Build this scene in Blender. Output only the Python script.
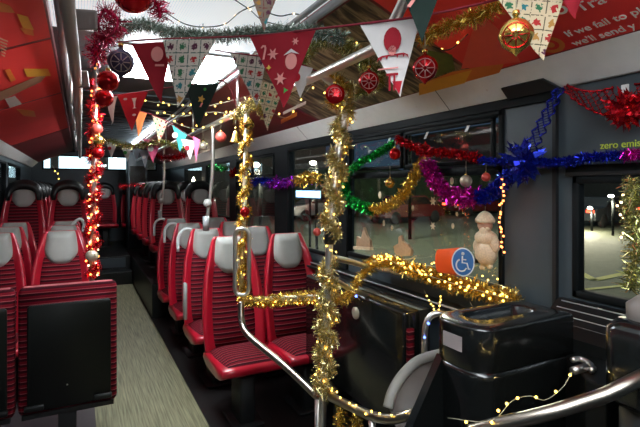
import bpy, math, random
from mathutils import Vector, Matrix, noise
random.seed(7)
R = random.Random(11)
for o in list(bpy.data.objects): bpy.data.objects.remove(o)
SC = bpy.context.scene
COL = SC.collection
PI = math.pi

# ------------------------------------------------------------------ camera
F = 470.0; CX = 320.0; HY = 187.0; YAW = math.radians(27.05); H = 1.52
S_, C_ = math.sin(YAW), math.cos(YAW)
cd = bpy.data.cameras.new('camera'); cam = bpy.data.objects.new('camera', cd); COL.objects.link(cam)
cam.location = (0, 0, H); cam.rotation_euler = (PI/2, 0, -YAW)
cd.sensor_width = 36; cd.lens = F/640*36; cd.shift_y = -(213.5-HY)/640; cd.clip_start = 0.02; cd.clip_end = 300
SC.camera = cam
# ------------------------------------------------------------------ world: night sky
w = bpy.data.worlds.new('night'); SC.world = w; w.use_nodes = True
w.node_tree.nodes['Background'].inputs[0].default_value = (0.03, 0.05, 0.08, 1)
w.node_tree.nodes['Background'].inputs[1].default_value = 0.9
SC.view_settings.view_transform = 'Standard'; SC.view_settings.look = 'None'
SC.view_settings.exposure = 0.62; SC.view_settings.gamma = 1; SC.view_settings.use_curve_mapping = False
# strengths of lamps, added fill lights and the glow put into the ceiling panel
FILL_FRONT = 10.0; LUM_MAIN = 24.0; FILL_REAR = 46.0; BULB = 6.0; PANEL_GLOW = 0.62; GLOW = 0.5

# ------------------------------------------------------------------ helpers
def ray(px, py):
    r = (px-CX)/F; u = (HY-py)/F
    return Vector((r*C_+S_, -r*S_+C_, u))
CAM = Vector((0, 0, H))
def P(px, py, d): return CAM + ray(px, py)*d
def PX(px, py, X): v = ray(px, py); return CAM + v*(X/v.x)
def PY(px, py, Y): v = ray(px, py); return CAM + v*(Y/v.y)
def PZ(px, py, Z): v = ray(px, py); return CAM + v*((Z-H)/v.z)
def hit(px, py, p0, n):
    v = ray(px, py); return CAM + v*((p0-CAM).dot(n)/v.dot(n))

class MB:
    def __init__(s): s.v = []; s.f = []; s.smooth = []
    def add(s, vs, fs, sm=False):
        b = len(s.v); s.v += [Vector(x) for x in vs]
        s.f += [tuple(b+i for i in f) for f in fs]; s.smooth += [sm]*len(fs)
        return s
    def box(s, x0, x1, y0, y1, z0, z1):
        return s.add([(x0,y0,z0),(x1,y0,z0),(x1,y1,z0),(x0,y1,z0),(x0,y0,z1),(x1,y0,z1),(x1,y1,z1),(x0,y1,z1)],
              [(0,3,2,1),(4,5,6,7),(0,1,5,4),(1,2,6,5),(2,3,7,6),(3,0,4,7)])
    def rbox(s, x0, x1, y0, y1, z0, z1, r=0.02, axis='z', seg=4):
        """box with rounded vertical (axis) edges"""
        if axis == 'z': a0,a1,b0,b1,c0,c1 = x0,x1,y0,y1,z0,z1; mk = lambda a,b,c: (a,b,c)
        elif axis == 'y': a0,a1,b0,b1,c0,c1 = x0,x1,z0,z1,y0,y1; mk = lambda a,b,c: (a,c,b)
        else: a0,a1,b0,b1,c0,c1 = y0,y1,z0,z1,x0,x1; mk = lambda a,b,c: (c,a,b)
        ring = []
        for (ca, cb, t0) in ((a1-r,b1-r,0),(a0+r,b1-r,PI/2),(a0+r,b0+r,PI),(a1-r,b0+r,1.5*PI)):
            for k in range(seg+1):
                t = t0+PI/2*k/seg; ring.append((ca+r*math.cos(t), cb+r*math.sin(t)))
        e = min(r*0.4, (c1-c0)*.3); n = len(ring)
        ma, mb_ = (a0+a1)/2, (b0+b1)/2
        def sc(q, k): return (ma+(q[0]-ma)*(1-k/(abs(a1-a0)/2)), mb_+(q[1]-mb_)*(1-k/(abs(b1-b0)/2)))
        lev = [(c0,e),(c0+e,0),(c1-e,0),(c1,e)]
        vs = []
        for (cc, k) in lev: vs += [mk(*sc(q,k), cc) for q in ring]
        fs = []
        for l in range(3):
            for i in range(n): j=(i+1)%n; fs.append((l*n+i, l*n+j, (l+1)*n+j, (l+1)*n+i))
        fs.append(tuple(reversed(range(n)))); fs.append(tuple(range(3*n,4*n)))
        return s.add(vs, fs, True)
    def prism(s, pts, off):
        """closed polygon pts (Vector) extruded by vector off"""
        n = len(pts); off = Vector(off)
        vs = [Vector(p) for p in pts]+[Vector(p)+off for p in pts]
        fs = [tuple(reversed(range(n))), tuple(range(n,2*n))]+[(i,(i+1)%n,n+(i+1)%n,n+i) for i in range(n)]
        return s.add(vs, fs)
    def tube(s, pts, r, seg=10, closed=False, cap=True):
        pts = [Vector(p) for p in pts]; n = len(pts)
        rr = r if isinstance(r, (list,tuple)) else [r]*n
        up = Vector((0,0,1)); vs = []; prev = None
        for i, p in enumerate(pts):
            if closed: t = pts[(i+1)%n]-pts[i-1]
            else: t = pts[min(i+1,n-1)]-pts[max(i-1,0)]
            t.normalize()
            if prev is None:
                a = t.cross(up)
                if a.length < .1: a = t.cross(Vector((1,0,0)))
            else: a = prev - t*prev.dot(t)
            a.normalize(); b = t.cross(a); prev = a
            for k in range(seg):
                q = 2*PI*k/seg; vs.append(p+(a*math.cos(q)+b*math.sin(q))*rr[i])
        fs = []
        m = n if closed else n-1
        for i in range(m):
            for k in range(seg):
                i2=(i+1)%n; k2=(k+1)%seg
                fs.append((i*seg+k, i*seg+k2, i2*seg+k2, i2*seg+k))
        if cap and not closed:
            fs.append(tuple(reversed(range(seg)))); fs.append(tuple(range((n-1)*seg,n*seg)))
        return s.add(vs, fs, True)
    def ball(s, c, r, sx=1, sy=1, sz=1, u=14, v=9):
        c = Vector(c); vs=[c+Vector((0,0,r*sz))]
        for i in range(1,v):
            t=PI*i/v
            for k in range(u):
                q=2*PI*k/u; vs.append(c+Vector((r*sx*math.sin(t)*math.cos(q), r*sy*math.sin(t)*math.sin(q), r*sz*math.cos(t))))
        vs.append(c-Vector((0,0,r*sz))); fs=[]
        for k in range(u): fs.append((0,1+k,1+(k+1)%u))
        for i in range(v-2):
            for k in range(u):
                a=1+i*u+k; b=1+i*u+(k+1)%u; fs.append((a,a+u,b+u,b))
        e=len(vs)-1
        for k in range(u): fs.append((e,1+(v-2)*u+(k+1)%u,1+(v-2)*u+k))
        return s.add(vs, fs, True)
    def lathe(s, c, prof, seg=16, axis=(0,0,1)):
        ax=Vector(axis).normalized(); a=ax.orthogonal().normalized(); b=ax.cross(a); c=Vector(c)
        vs=[]
        for (r,h) in prof:
            for k in range(seg):
                q=2*PI*k/seg; vs.append(c+ax*h+(a*math.cos(q)+b*math.sin(q))*max(r,1e-4))
        fs=[]
        for i in range(len(prof)-1):
            for k in range(seg):
                k2=(k+1)%seg; fs.append((i*seg+k,i*seg+k2,(i+1)*seg+k2,(i+1)*seg+k))
        fs.append(tuple(reversed(range(seg)))); n=len(prof); fs.append(tuple(range((n-1)*seg,n*seg)))
        return s.add(vs, fs, True)
    def tinsel(s, pts, n, ln, wd, core=.25, rnd=R):
        """n foil strands growing out of the path"""
        pts=[Vector(p) for p in pts]; L=[0]
        for i in range(len(pts)-1): L.append(L[-1]+(pts[i+1]-pts[i]).length)
        for _ in range(n):
            t=rnd.random()*L[-1]; i=0
            while i<len(L)-2 and L[i+1]<t: i+=1
            k=(t-L[i])/max(L[i+1]-L[i],1e-6); p=pts[i].lerp(pts[i+1],k); ax=(pts[i+1]-pts[i]).normalized()
            d=Vector((rnd.gauss(0,1),rnd.gauss(0,1),rnd.gauss(0,1))); d-=ax*d.dot(ax)*.6
            if d.length<1e-3: continue
            d.normalize(); w_=d.cross(Vector((rnd.gauss(0,1),rnd.gauss(0,1),rnd.gauss(0,1)))).normalized()*wd/2
            l=ln*(.55+.6*rnd.random()); q=p+d*l*core*rnd.random()
            bend=Vector((rnd.gauss(0,1),rnd.gauss(0,1),rnd.gauss(0,1)))*l*.22
            m_=q+d*l*.55+bend; e=q+d*l*.95-bend*.3-Vector((0,0,l*.1))
            s.add([q-w_,q+w_,m_+w_,m_-w_,e+w_*.4,e-w_*.4],[(0,1,2,3),(3,2,4,5)])
        return s
    def build(s, name, mat, parent=None, loc=None, bevel=0, sub=0, smooth=None):
        me=bpy.data.meshes.new(name)
        o=bpy.data.objects.new(name, me); COL.objects.link(o)
        base=Vector((0,0,0))
        if parent is not None:
            base=Vector(parent.get('_o',(0,0,0))) ; o.parent=parent
        elif loc is not None:
            base=Vector(loc); o.location=loc
        else:
            if s.v:
                xs=[v.x for v in s.v]; ys=[v.y for v in s.v]; zs=[v.z for v in s.v]
                base=Vector(((min(xs)+max(xs))/2,(min(ys)+max(ys))/2,min(zs))); o.location=base
        if parent is None or True: pass
        me.from_pydata([tuple(v-base) for v in s.v],[],s.f)
        me.polygons.foreach_set('use_smooth', s.smooth if smooth is None else [smooth]*len(s.f))
        me.update()
        if not (len(s.f) > 400 and 'tinsel' in name):
            pass
        if mat: me.materials.append(mat)
        o['_o']=tuple(base)
        if bevel:
            m=o.modifiers.new('b','BEVEL'); m.width=bevel; m.segments=2; m.limit_method='ANGLE'
        if sub:
            m=o.modifiers.new('s','SUBSURF'); m.levels=sub; m.render_levels=sub
        return o
def tag(o, label=None, cat=None, group=None, kind=None):
    if label: o['label']=label
    if cat: o['category']=cat
    if group: o['group']=group
    if kind: o['kind']=kind
    return o
def empty(name, loc, label=None, cat=None, group=None):
    o=bpy.data.objects.new(name,None); COL.objects.link(o); o.location=loc; o['_o']=tuple(loc)
    o.empty_display_size=.1
    return tag(o,label,cat,group)
def kids(o): return [c for c in ALLKIDS.get(o.name,[])]
def copy_tree(o, parent=None):
    c=o.copy(); COL.objects.link(c)
    if parent: c.parent=parent
    for ch in [x for x in bpy.data.objects if x.parent==o]: copy_tree(ch,c)
    return c
def struct(o, kind='structure'): o['kind']=kind; return o
def spline(pts, n=8):
    """Catmull-Rom through pts"""
    pts=[Vector(p) for p in pts]; q=[pts[0]*2-pts[1]]+pts+[pts[-1]*2-pts[-2]]; out=[]
    for i in range(1,len(q)-2):
        for k in range(n):
            t=k/n; a,b,c,d=q[i-1],q[i],q[i+1],q[i+2]
            out.append(.5*((2*b)+(c-a)*t+(2*a-5*b+4*c-d)*t*t+(3*b-a-3*c+d)*t**3))
    out.append(pts[-1]); return out

# ------------------------------------------------------------------ materials
def new(name):
    m=bpy.data.materials.new(name); m.use_nodes=True; return m, m.node_tree.nodes, m.node_tree.links
def pmat(name, col, rough=.5, metal=0, spec=.5, noise_=0, nscale=20, coat=0, emis=None, es=0):
    m,n,l=new(name); b=n['Principled BSDF']
    b.inputs['Base Color'].default_value=(*col,1); b.inputs['Roughness'].default_value=rough
    b.inputs['Metallic'].default_value=metal; b.inputs['Specular IOR Level'].default_value=spec
    b.inputs['Coat Weight'].default_value=coat
    if emis: b.inputs['Emission Color'].default_value=(*emis,1); b.inputs['Emission Strength'].default_value=es
    tc=n.new('ShaderNodeTexCoord'); t=n.new('ShaderNodeTexNoise'); t.inputs['Scale'].default_value=nscale
    t.inputs['Detail'].default_value=3; l.new(tc.outputs['Object'],t.inputs['Vector'])
    k=noise_ or .08
    r=n.new('ShaderNodeMapRange'); r.inputs[3].default_value=1-k; r.inputs[4].default_value=1+k; l.new(t.outputs['Fac'],r.inputs[0])
    mx=n.new('ShaderNodeMix'); mx.data_type='RGBA'; mx.blend_type='MULTIPLY'; mx.inputs[0].default_value=1
    mx.inputs[6].default_value=(*col,1); l.new(r.outputs[0],mx.inputs[7]); l.new(mx.outputs[2],b.inputs['Base Color'])
    return m
def emat(name, col, s):
    m,n,l=new(name); n.remove(n['Principled BSDF']); e=n.new('ShaderNodeEmission')
    e.inputs[0].default_value=(*col,1); e.inputs[1].default_value=s; l.new(e.outputs[0],n['Material Output'].inputs[0]); return m
def foil(name, c1, c2, rough=.22):
    """crinkled metallic foil, colour varying strand by strand"""
    m,n,l=new(name); b=n['Principled BSDF']; b.inputs['Metallic'].default_value=.85; b.inputs['Roughness'].default_value=rough
    g=n.new('ShaderNodeNewGeometry'); mx=n.new('ShaderNodeMix'); mx.data_type='RGBA'
    mx.inputs[6].default_value=(*c1,1); mx.inputs[7].default_value=(*c2,1)
    l.new(g.outputs['Random Per Island'],mx.inputs[0]); l.new(mx.outputs[2],b.inputs['Base Color']); return m
def moquette(name, axis):
    m,n,l=new(name); b=n['Principled BSDF']; b.inputs['Roughness'].default_value=.85; b.inputs['Specular IOR Level'].default_value=.15
    tc=n.new('ShaderNodeTexCoord'); sp=n.new('ShaderNodeSeparateXYZ'); l.new(tc.outputs['Object'],sp.inputs[0])
    def stripes(per, off, wid):
        a=n.new('ShaderNodeMath'); a.operation='MULTIPLY_ADD'; a.inputs[1].default_value=1/per; a.inputs[2].default_value=off
        l.new(sp.outputs[axis],a.inputs[0]); f=n.new('ShaderNodeMath'); f.operation='FRACT'; l.new(a.outputs[0],f.inputs[0])
        c=n.new('ShaderNodeMath'); c.operation='LESS_THAN'; c.inputs[1].default_value=wid; l.new(f.outputs[0],c.inputs[0]); return c.outputs[0]
    base=(.21,.005,.016); dark=(.05,.003,.008); lite=(.42,.11,.12)
    m1=n.new('ShaderNodeMix'); m1.data_type='RGBA'; m1.inputs[6].default_value=(*base,1); m1.inputs[7].default_value=(*dark,1); l.new(stripes(.034,.0,.42),m1.inputs[0])
    m2=n.new('ShaderNodeMix'); m2.data_type='RGBA'; l.new(m1.outputs[2],m2.inputs[6]); m2.inputs[7].default_value=(*lite,1); l.new(stripes(.034,.55,.10),m2.inputs[0])
    t=n.new('ShaderNodeTexNoise'); t.inputs['Scale'].default_value=400; l.new(tc.outputs['Object'],t.inputs['Vector'])
    m3=n.new('ShaderNodeMix'); m3.data_type='RGBA'; m3.blend_type='MULTIPLY'; m3.inputs[0].default_value=.5; l.new(m2.outputs[2],m3.inputs[6]); l.new(t.outputs['Fac'],m3.inputs[7])
    l.new(m3.outputs[2],b.inputs['Base Color']); return m
def gridflag(name, ground, line, cell=.052):
    m,n,l=new(name); b=n['Principled BSDF']; b.inputs['Roughness'].default_value=.9
    tc=n.new('ShaderNodeTexCoord'); sc=n.new('ShaderNodeVectorMath'); sc.operation='SCALE'; sc.inputs['Scale'].default_value=1/cell
    l.new(tc.outputs['Object'],sc.inputs[0]); fr=n.new('ShaderNodeVectorMath'); fr.operation='FRACTION'; l.new(sc.outputs[0],fr.inputs[0])
    fl=n.new('ShaderNodeVectorMath'); fl.operation='FLOOR'; l.new(sc.outputs[0],fl.inputs[0])
    s=n.new('ShaderNodeSeparateXYZ'); l.new(fr.outputs[0],s.inputs[0])
    s2=n.new('ShaderNodeSeparateXYZ'); l.new(fl.outputs[0],s2.inputs[0]); cb=n.new('ShaderNodeCombineXYZ'); l.new(s2.outputs[0],cb.inputs[0]); l.new(s2.outputs[1],cb.inputs[1])
    wn=n.new('ShaderNodeTexWhiteNoise'); wn.noise_dimensions='2D'; l.new(cb.outputs[0],wn.inputs['Vector'])
    rp=n.new('ShaderNodeValToRGB'); rp.color_ramp.interpolation='CONSTANT'
    e=rp.color_ramp.elements; e[0].color=(.42,.02,.02,1); e[1].position=.3; e[1].color=(.03,.16,.07,1)
    for p_,c_ in ((.5,(.10,.02,.05,1)),(.68,(.03,.2,.22,1)),(.82,(.45,.22,.05,1))): q=e.new(p_); q.color=c_
    l.new(wn.outputs['Value'],rp.inputs[0])
    def sub(o_,v): a=n.new('ShaderNodeMath'); a.operation='SUBTRACT'; a.inputs[1].default_value=v; l.new(o_,a.inputs[0]); return a.outputs[0]
    def op(k,a_,b_=None):
        a=n.new('ShaderNodeMath'); a.operation=k
        for i,x in enumerate((a_,b_)):
            if x is None: continue
            if isinstance(x,(int,float)): a.inputs[i].default_value=x
            else: l.new(x,a.inputs[i])
        return a.outputs[0]
    ax=op('ABSOLUTE',sub(s.outputs[0],.5)); ay=op('ABSOLUTE',sub(s.outputs[1],.5))
    nz=n.new('ShaderNodeTexNoise'); nz.inputs['Scale'].default_value=130; l.new(tc.outputs['Object'],nz.inputs['Vector'])
    rad=op('ADD',op('SQRT',op('ADD',op('MULTIPLY',ax,ax),op('MULTIPLY',ay,ay))),op('MULTIPLY',sub(nz.outputs['Fac'],.5),.75))
    dot=op('LESS_THAN',rad,.24); edge=op('MULTIPLY',op('GREATER_THAN',op('MAXIMUM',ax,ay),.46),op('GREATER_THAN',nz.outputs['Fac'],.44))
    m1=n.new('ShaderNodeMix'); m1.data_type='RGBA'; l.new(dot,m1.inputs[0]); m1.inputs[6].default_value=(*ground,1); l.new(rp.outputs[0],m1.inputs[7])
    m2=n.new('ShaderNodeMix'); m2.data_type='RGBA'; l.new(edge,m2.inputs[0]); l.new(m1.outputs[2],m2.inputs[6]); m2.inputs[7].default_value=(*line,1)
    l.new(m2.outputs[2],b.inputs['Base Color']); return m
def glass(name, tint, k):
    m,n,l=new(name); n.remove(n['Principled BSDF'])
    t=n.new('ShaderNodeBsdfTransparent'); t.inputs[0].default_value=(*tint,1)
    g=n.new('ShaderNodeBsdfGlossy'); g.inputs['Roughness'].default_value=.01; g.inputs[0].default_value=(1,1,1,1)
    ge=n.new('ShaderNodeNewGeometry'); dt=n.new('ShaderNodeVectorMath'); dt.operation='DOT_PRODUCT'
    l.new(ge.outputs['Normal'],dt.inputs[0]); l.new(ge.outputs['Incoming'],dt.inputs[1])
    def mt(op,a,b=None):
        q=n.new('ShaderNodeMath'); q.operation=op
        for i,x in enumerate((a,b)):
            if x is None: continue
            if isinstance(x,float): q.inputs[i].default_value=x
            else: l.new(x,q.inputs[i])
        return q.outputs[0]
    inv=mt('SUBTRACT',1.0,mt('ABSOLUTE',dt.outputs['Value'])); f=mt('ADD',mt('MULTIPLY',mt('POWER',inv,5.0),1-k),k)
    mx=n.new('ShaderNodeMixShader'); l.new(f,mx.inputs[0]); l.new(t.outputs[0],mx.inputs[1]); l.new(g.outputs[0],mx.inputs[2]); l.new(mx.outputs[0],n['Material Output'].inputs[0]); return m
def timber():
    m,n,l=new('advert_photo_timber'); b=n['Principled BSDF']; b.inputs['Roughness'].default_value=.4
    tc=n.new('ShaderNodeTexCoord'); mp=n.new('ShaderNodeMapping'); mp.inputs['Scale'].default_value=(3,14,3); mp.inputs['Rotation'].default_value=(0,0,.35); l.new(tc.outputs['Object'],mp.inputs[0])
    t=n.new('ShaderNodeTexNoise'); t.inputs['Scale'].default_value=1.6; t.inputs['Detail'].default_value=6; t.inputs['Distortion'].default_value=1.2; l.new(mp.outputs[0],t.inputs['Vector'])
    r=n.new('ShaderNodeValToRGB'); e=r.color_ramp.elements; e[0].position=.38; e[0].color=(.03,.022,.015,1); e[1].position=.66; e[1].color=(.46,.36,.22,1)
    q=e.new(.5); q.color=(.17,.12,.06,1)
    l.new(t.outputs['Fac'],r.inputs[0]); l.new(r.outputs[0],b.inputs['Base Color']); return m
def plankmat():
    m,n,l=new('wood_effect_vinyl'); b=n['Principled BSDF']; b.inputs['Roughness'].default_value=.55
    tc=n.new('ShaderNodeTexCoord'); mp=n.new('ShaderNodeMapping'); mp.inputs['Scale'].default_value=(95,3.5,1); l.new(tc.outputs['Object'],mp.inputs[0])
    t=n.new('ShaderNodeTexNoise'); t.inputs['Scale'].default_value=1; t.inputs['Detail'].default_value=5; l.new(mp.outputs[0],t.inputs['Vector'])
    r=n.new('ShaderNodeValToRGB'); e=r.color_ramp.elements; e[0].position=.30; e[0].color=(.11,.105,.055,1); e[1].position=.72; e[1].color=(.33,.31,.18,1)
    l.new(t.outputs['Fac'],r.inputs[0]); l.new(r.outputs[0],b.inputs['Base Color']); return m
def perfmat():  # ceiling panel, no lamp: emission added so the white looks brightly lit
    m,n,l=new('perforated_white_glow'); b=n['Principled BSDF']; b.inputs['Roughness'].default_value=.6
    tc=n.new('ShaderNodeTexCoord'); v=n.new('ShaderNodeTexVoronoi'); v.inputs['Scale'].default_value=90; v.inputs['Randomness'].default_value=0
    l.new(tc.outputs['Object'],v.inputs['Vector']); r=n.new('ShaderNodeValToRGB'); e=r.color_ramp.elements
    e[0].position=.25; e[0].color=(.33,.36,.38,1); e[1].position=.38; e[1].color=(.72,.77,.80,1); l.new(v.outputs['Distance'],r.inputs[0]); l.new(r.outputs[0],b.inputs['Base Color']); l.new(r.outputs[0],b.inputs['Emission Color']); b.inputs['Emission Strength'].default_value=PANEL_GLOW; return m

M=dict(
 red_plastic=pmat('red_plastic',(.46,.007,.024),.28,coat=.3),
 headrest=pmat('grey_headrest_vinyl',(.34,.34,.315),.5),
 black_plastic=pmat('black_plastic',(.008,.009,.009),.35,spec=.35),
 black_gloss=pmat('black_gloss_plastic',(.006,.007,.007),.2,spec=.6,coat=.2),
 black_matt=pmat('black_matt',(.010,.011,.012),.6),
 charcoal=pmat('charcoal_panel',(.050,.068,.080),.5),
 frame=pmat('window_frame_black',(.007,.009,.010),.6,spec=.12),
 dark_floor=pmat('dark_vinyl_floor',(.016,.014,.014),.5,noise_=.3,nscale=60),
 grey_floor=pmat('grey_vinyl_floor',(.07,.055,.06),.6,noise_=.2,nscale=60),
 cove=pmat('white_cove',(.80,.80,.77),.4),
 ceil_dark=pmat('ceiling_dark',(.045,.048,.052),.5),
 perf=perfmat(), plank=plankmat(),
 chrome=pmat('brushed_steel',(.78,.75,.71),.36,metal=1),
 panel_black=pmat('panel_black',(.006,.007,.006),.45,spec=.25), rail_taupe=pmat('taupe_coated_rail',(.40,.35,.32),.35),steel_dark=pmat('dark_brushed_steel',(.36,.32,.27),.3,metal=1),
 grey_tube=pmat('grey_coated_tube',(.42,.44,.45),.35,metal=.3),
 white_handle=pmat('white_handle_plastic',(.62,.66,.66),.3),
 taupe=pmat('taupe_plastic',(.19,.165,.15),.4),
 ad_red=pmat('advert_red',(.88,.04,.035),.5,noise_=.12,nscale=3),
 ad_orange=pmat('advert_orange',(.80,.22,.03),.4), ad_yellow=pmat('advert_yellow',(.85,.42,.04),.4),
 ad_salmon=pmat('advert_salmon',(.90,.11,.07),.4), ad_brown=timber(),
 ad_green=pmat('advert_photo_green',(.11,.16,.02),.45,noise_=.6,nscale=22),
 ad_dark=pmat('advert_dark_red',(.20,.02,.022),.4,noise_=.3,nscale=5), ad_tan=pmat('advert_pencil_tan',(.45,.25,.14),.4),
 ad_white=pmat('advert_lettering',(.80,.74,.68),.5), ad_pale=pmat('advert_pale_text',(.70,.45,.25),.5),
 lime=pmat('lime_lettering',(.50,.62,.06),.5), white=pmat('white_paint',(.80,.80,.78),.5),
 blue=pmat('blue_sign',(.01,.12,.35),.4), orange=pmat('orange_sign',(.95,.10,.015),.35),
 wire=pmat('black_wire',(.01,.02,.015),.5), clearwire=pmat('pale_wire',(.35,.32,.22),.4),
 felt_red=pmat('red_cloth',(.48,.01,.025),.9), felt_dkred=pmat('crimson_cloth',(.33,.008,.02),.9),
 felt_white=pmat('white_cloth',(.74,.70,.68),.9), felt_green=pmat('dark_green_cloth',(.004,.016,.011),.9),
 felt_teal=pmat('teal_cloth',(.05,.42,.38),.9), felt_orange=pmat('orange_cloth',(.65,.16,.04),.9),
 felt_pink=pmat('pink_cloth',(.75,.12,.25),.9), felt_blue=pmat('blue_grey_cloth',(.35,.42,.48),.9),
 tape=pmat('maroon_tape',(.20,.006,.02),.8), pinkink=pmat('pink_print',(.80,.30,.27),.8), greenink=pmat('green_print',(.06,.35,.06),.8), gold_ink=pmat('gold_print',(.55,.33,.05),.7),
 grid=gridflag('patchwork_cloth',(.62,.56,.48),(.06,.12,.10)), gridy=gridflag('patchwork_cream_cloth',(.62,.50,.32),(.12,.10,.06),.036), gridr=gridflag('tartan_cloth',(.22,.16,.12),(.20,.03,.03),.03),
 gold=foil('gold_foil',(.60,.36,.04),(.80,.58,.14)), champ=foil('champagne_foil',(.50,.40,.15),(.86,.75,.38)),
 redfoil=foil('red_foil',(.36,.006,.012),(.66,.015,.03)), crimson=foil('crimson_foil',(.38,.01,.06),(.60,.02,.10)), greenfoil=foil('green_foil',(.01,.28,.05),(.03,.5,.10)),
 magenta=foil('magenta_foil',(.50,.01,.30),(.65,.03,.40)), bluefoil=foil('blue_foil',(.010,.015,.32),(.03,.06,.62)), frost=foil('frosted_foil',(.12,.22,.16),(.62,.66,.60)), purple=foil('purple_foil',(.25,.02,.45),(.45,.03,.5)),
 greengold=foil('green_gold_foil',(.26,.30,.08),(.75,.68,.32)),
 b_red=pmat('red_bauble',(.55,.01,.015),.12,metal=.7), b_gold=pmat('gold_bauble',(.75,.50,.12),.12,metal=.9), b_navy=pmat('navy_glitter_bauble',(.07,.05,.11),.35,metal=.6,noise_=.8,nscale=160),
 b_pearl=pmat('pearl_bauble',(.55,.48,.36),.3,metal=.4), b_rose=pmat('coral_bauble',(.65,.08,.06),.4), glitter=pmat('glitter_pattern',(.55,.42,.40),.3,metal=.6),
 cream=pmat('cream_ceramic',(.42,.28,.17),.5,noise_=.35,nscale=60), skin=pmat('figure_face',(.55,.30,.20),.6), snow=pmat('white_glitter',(.74,.60,.40),.5,noise_=.4,nscale=150),
 label=pmat('greyish_label',(.38,.33,.33),.5),
 glass=glass('window_glass',(.80,.84,.84),.045),
 lum=emat('luminaire_diffuser',(.86,.95,1.0),LUM_MAIN), fillf=emat('front_fill_light',(.90,.96,1.0),FILL_FRONT), fillr=emat('rear_fill_light',(.9,.95,1.0),FILL_REAR),
 bulb_w=emat('warm_bulb',(1.0,.60,.09),BULB), bulb_r=emat('red_amber_bulb',(1.0,.22,.05),BULB), bulb_b=emat('blue_bulb',(.08,.16,1.0),BULB), bulb_c=emat('pale_bulb',(1.0,.72,.38),BULB*.8),
 asphalt=pmat('asphalt',(.085,.095,.06),.7,noise_=.3,nscale=4), yline=pmat('yellow_road_paint',(.32,.32,.03),.6),
 hedge=pmat('hedge_leaves',(.02,.035,.012),.9,noise_=.8,nscale=8), car=pmat('car_paint_dark',(.03,.035,.04),.2,coat=.5), car2=pmat('car_paint_silver',(.30,.31,.33),.25,metal=.5), carred=pmat('car_paint_maroon',(.09,.012,.01),.25,coat=.5),
 tyre=pmat('tyre_rubber',(.01,.01,.01),.8), build=pmat('building_render',(.06,.06,.055),.8),
 tail=emat('tail_light',(1,.05,.02),9), lampw=emat('street_lamp_glow',(1,.85,.6),40), shop=emat('lit_shop_window',(.62,.88,1.0),2.2), shopw=emat('lit_window_warm',(1,.78,.5),2.5), sign=emat('lit_sign_blue',(.35,.65,1.0),4),
 moq=moquette('striped_moquette',2), moqc=moquette('striped_moquette_cushion',1),
)

# ------------------------------------------------------------------ bus shell
WR=1.65; WL=-.84; YF=-1.7; YB=10.6; ZC=2.3
XC=.405
struct(MB().box(WL-.06,WR+.06,YF,YB,-.06,0).build('floor',M['dark_floor']))
fl=struct(MB().box(.09,.73,1.0,7.9,0,.004).build('floor_aisle',M['plank']))
struct(MB().box(WL,.088,1.2,7.9,0,.0035).build('floor_left',M['grey_floor']))
# raised rear floors either side of the aisle
struct(MB().box(.74,WR,5.70,YB,0,.40).build('trim_plinth_right',M['black_plastic'],bevel=.01))
struct(MB().box(WL,.07,5.75,YB,0,.40).build('trim_plinth_left',M['black_plastic'],bevel=.01))
struct(MB().box(.075,.735,7.9,8.25,0,.20).box(.075,.735,8.25,YB,0,.40).build('trim_steps',M['black_plastic'],bevel=.01))
struct(MB().box(.14,.66,8.235,8.249,.225,.375).build('trim_step_panel',M['charcoal']))

def wall(side, wins):
    X0,X1=(WR,WR+.06) if side=='right' else (WL-.06,WL)
    m=MB(); zt=1.88
    m.box(X0,X1,YF,YB,0,wins[0][2] if False else .95)
    m.box(X0,X1,YF,YB,zt,ZC+.1)
    ys=YF
    for (a,b,z0,z1) in wins:
        m.box(X0,X1,ys,a,.95,zt)
        if z0>.95: m.box(X0,X1,a,b,.95,z0)
        if z1<zt: m.box(X0,X1,a,b,z1,zt)
        ys=b
    m.box(X0,X1,ys,YB,.95,zt)
    struct(m.build('wall_'+side,M['charcoal']))
    for i,(a,b,z0,z1) in enumerate(wins):
        wn=empty('window_%d'%(i+1+(10 if side=='left' else 0)),((X0+X1)/2,(a+b)/2,z0)); struct(wn)
        xi=X0-.012 if side=='right' else X1+.012; xo=X0+.03 if side=='right' else X1-.03
        xa,xb=min(xi,xo),max(xi,xo)
        fr=MB(); t=.028
        fr.rbox(xa,xb,a,b,z0,z0+t,.008).rbox(xa,xb,a,b,z1-t,z1,.008).rbox(xa,xb,a,a+t,z0,z1,.008).rbox(xa,xb,b-t,b,z0,z1,.008)
        hop=(side=='right' and i in (1,3))
        if hop: fr.rbox(xa,xb,a,b,1.575,1.615,.008)
        fr.build('window_frame',M['frame'],wn)
        xm=(X0+.025) if side=='right' else X1-.025
        MB().box(xm-.003,xm+.003,a+.01,b-.01,z0+.01,z1-.01).build('pane',M['glass'],wn)
        if hop:
            h=MB(); zz0,zz1=1.625,z1-.03
            yl=[(a+.04,(a+b)/2+.01),((a+b)/2+.03,b-.05)]
            for (q0,q1) in yl:
                h.rbox(xa-.012,xa+.008,q0,q1,zz1-.02,zz1,.006).rbox(xa-.012,xa+.008,q0,q1,zz0,zz0+.02,.006).rbox(xa-.012,xa+.008,q0,q0+.02,zz0,zz1,.006).rbox(xa-.012,xa+.008,q1-.02,q1,zz0,zz1,.006)
            h.build('hopper_frame',M['frame'],wn)
WINR=[(-.6,1.14,1.11,1.56),(1.46,2.82,1.05,1.86),(2.98,3.86,1.0,1.86),(4.12,5.40,1.0,1.86),(5.62,6.9,1.12,1.86),(7.1,8.5,1.12,1.86)]
WINL=[(-.4,1.3,1.0,1.84),(1.6,3.2,1.0,1.84),(3.45,4.5,1.0,1.84),(4.7,5.7,1.0,1.84),(5.9,7.1,1.12,1.84),(7.3,8.7,1.12,1.84)]
wall('right',WINR); wall('left',WINL)
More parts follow.
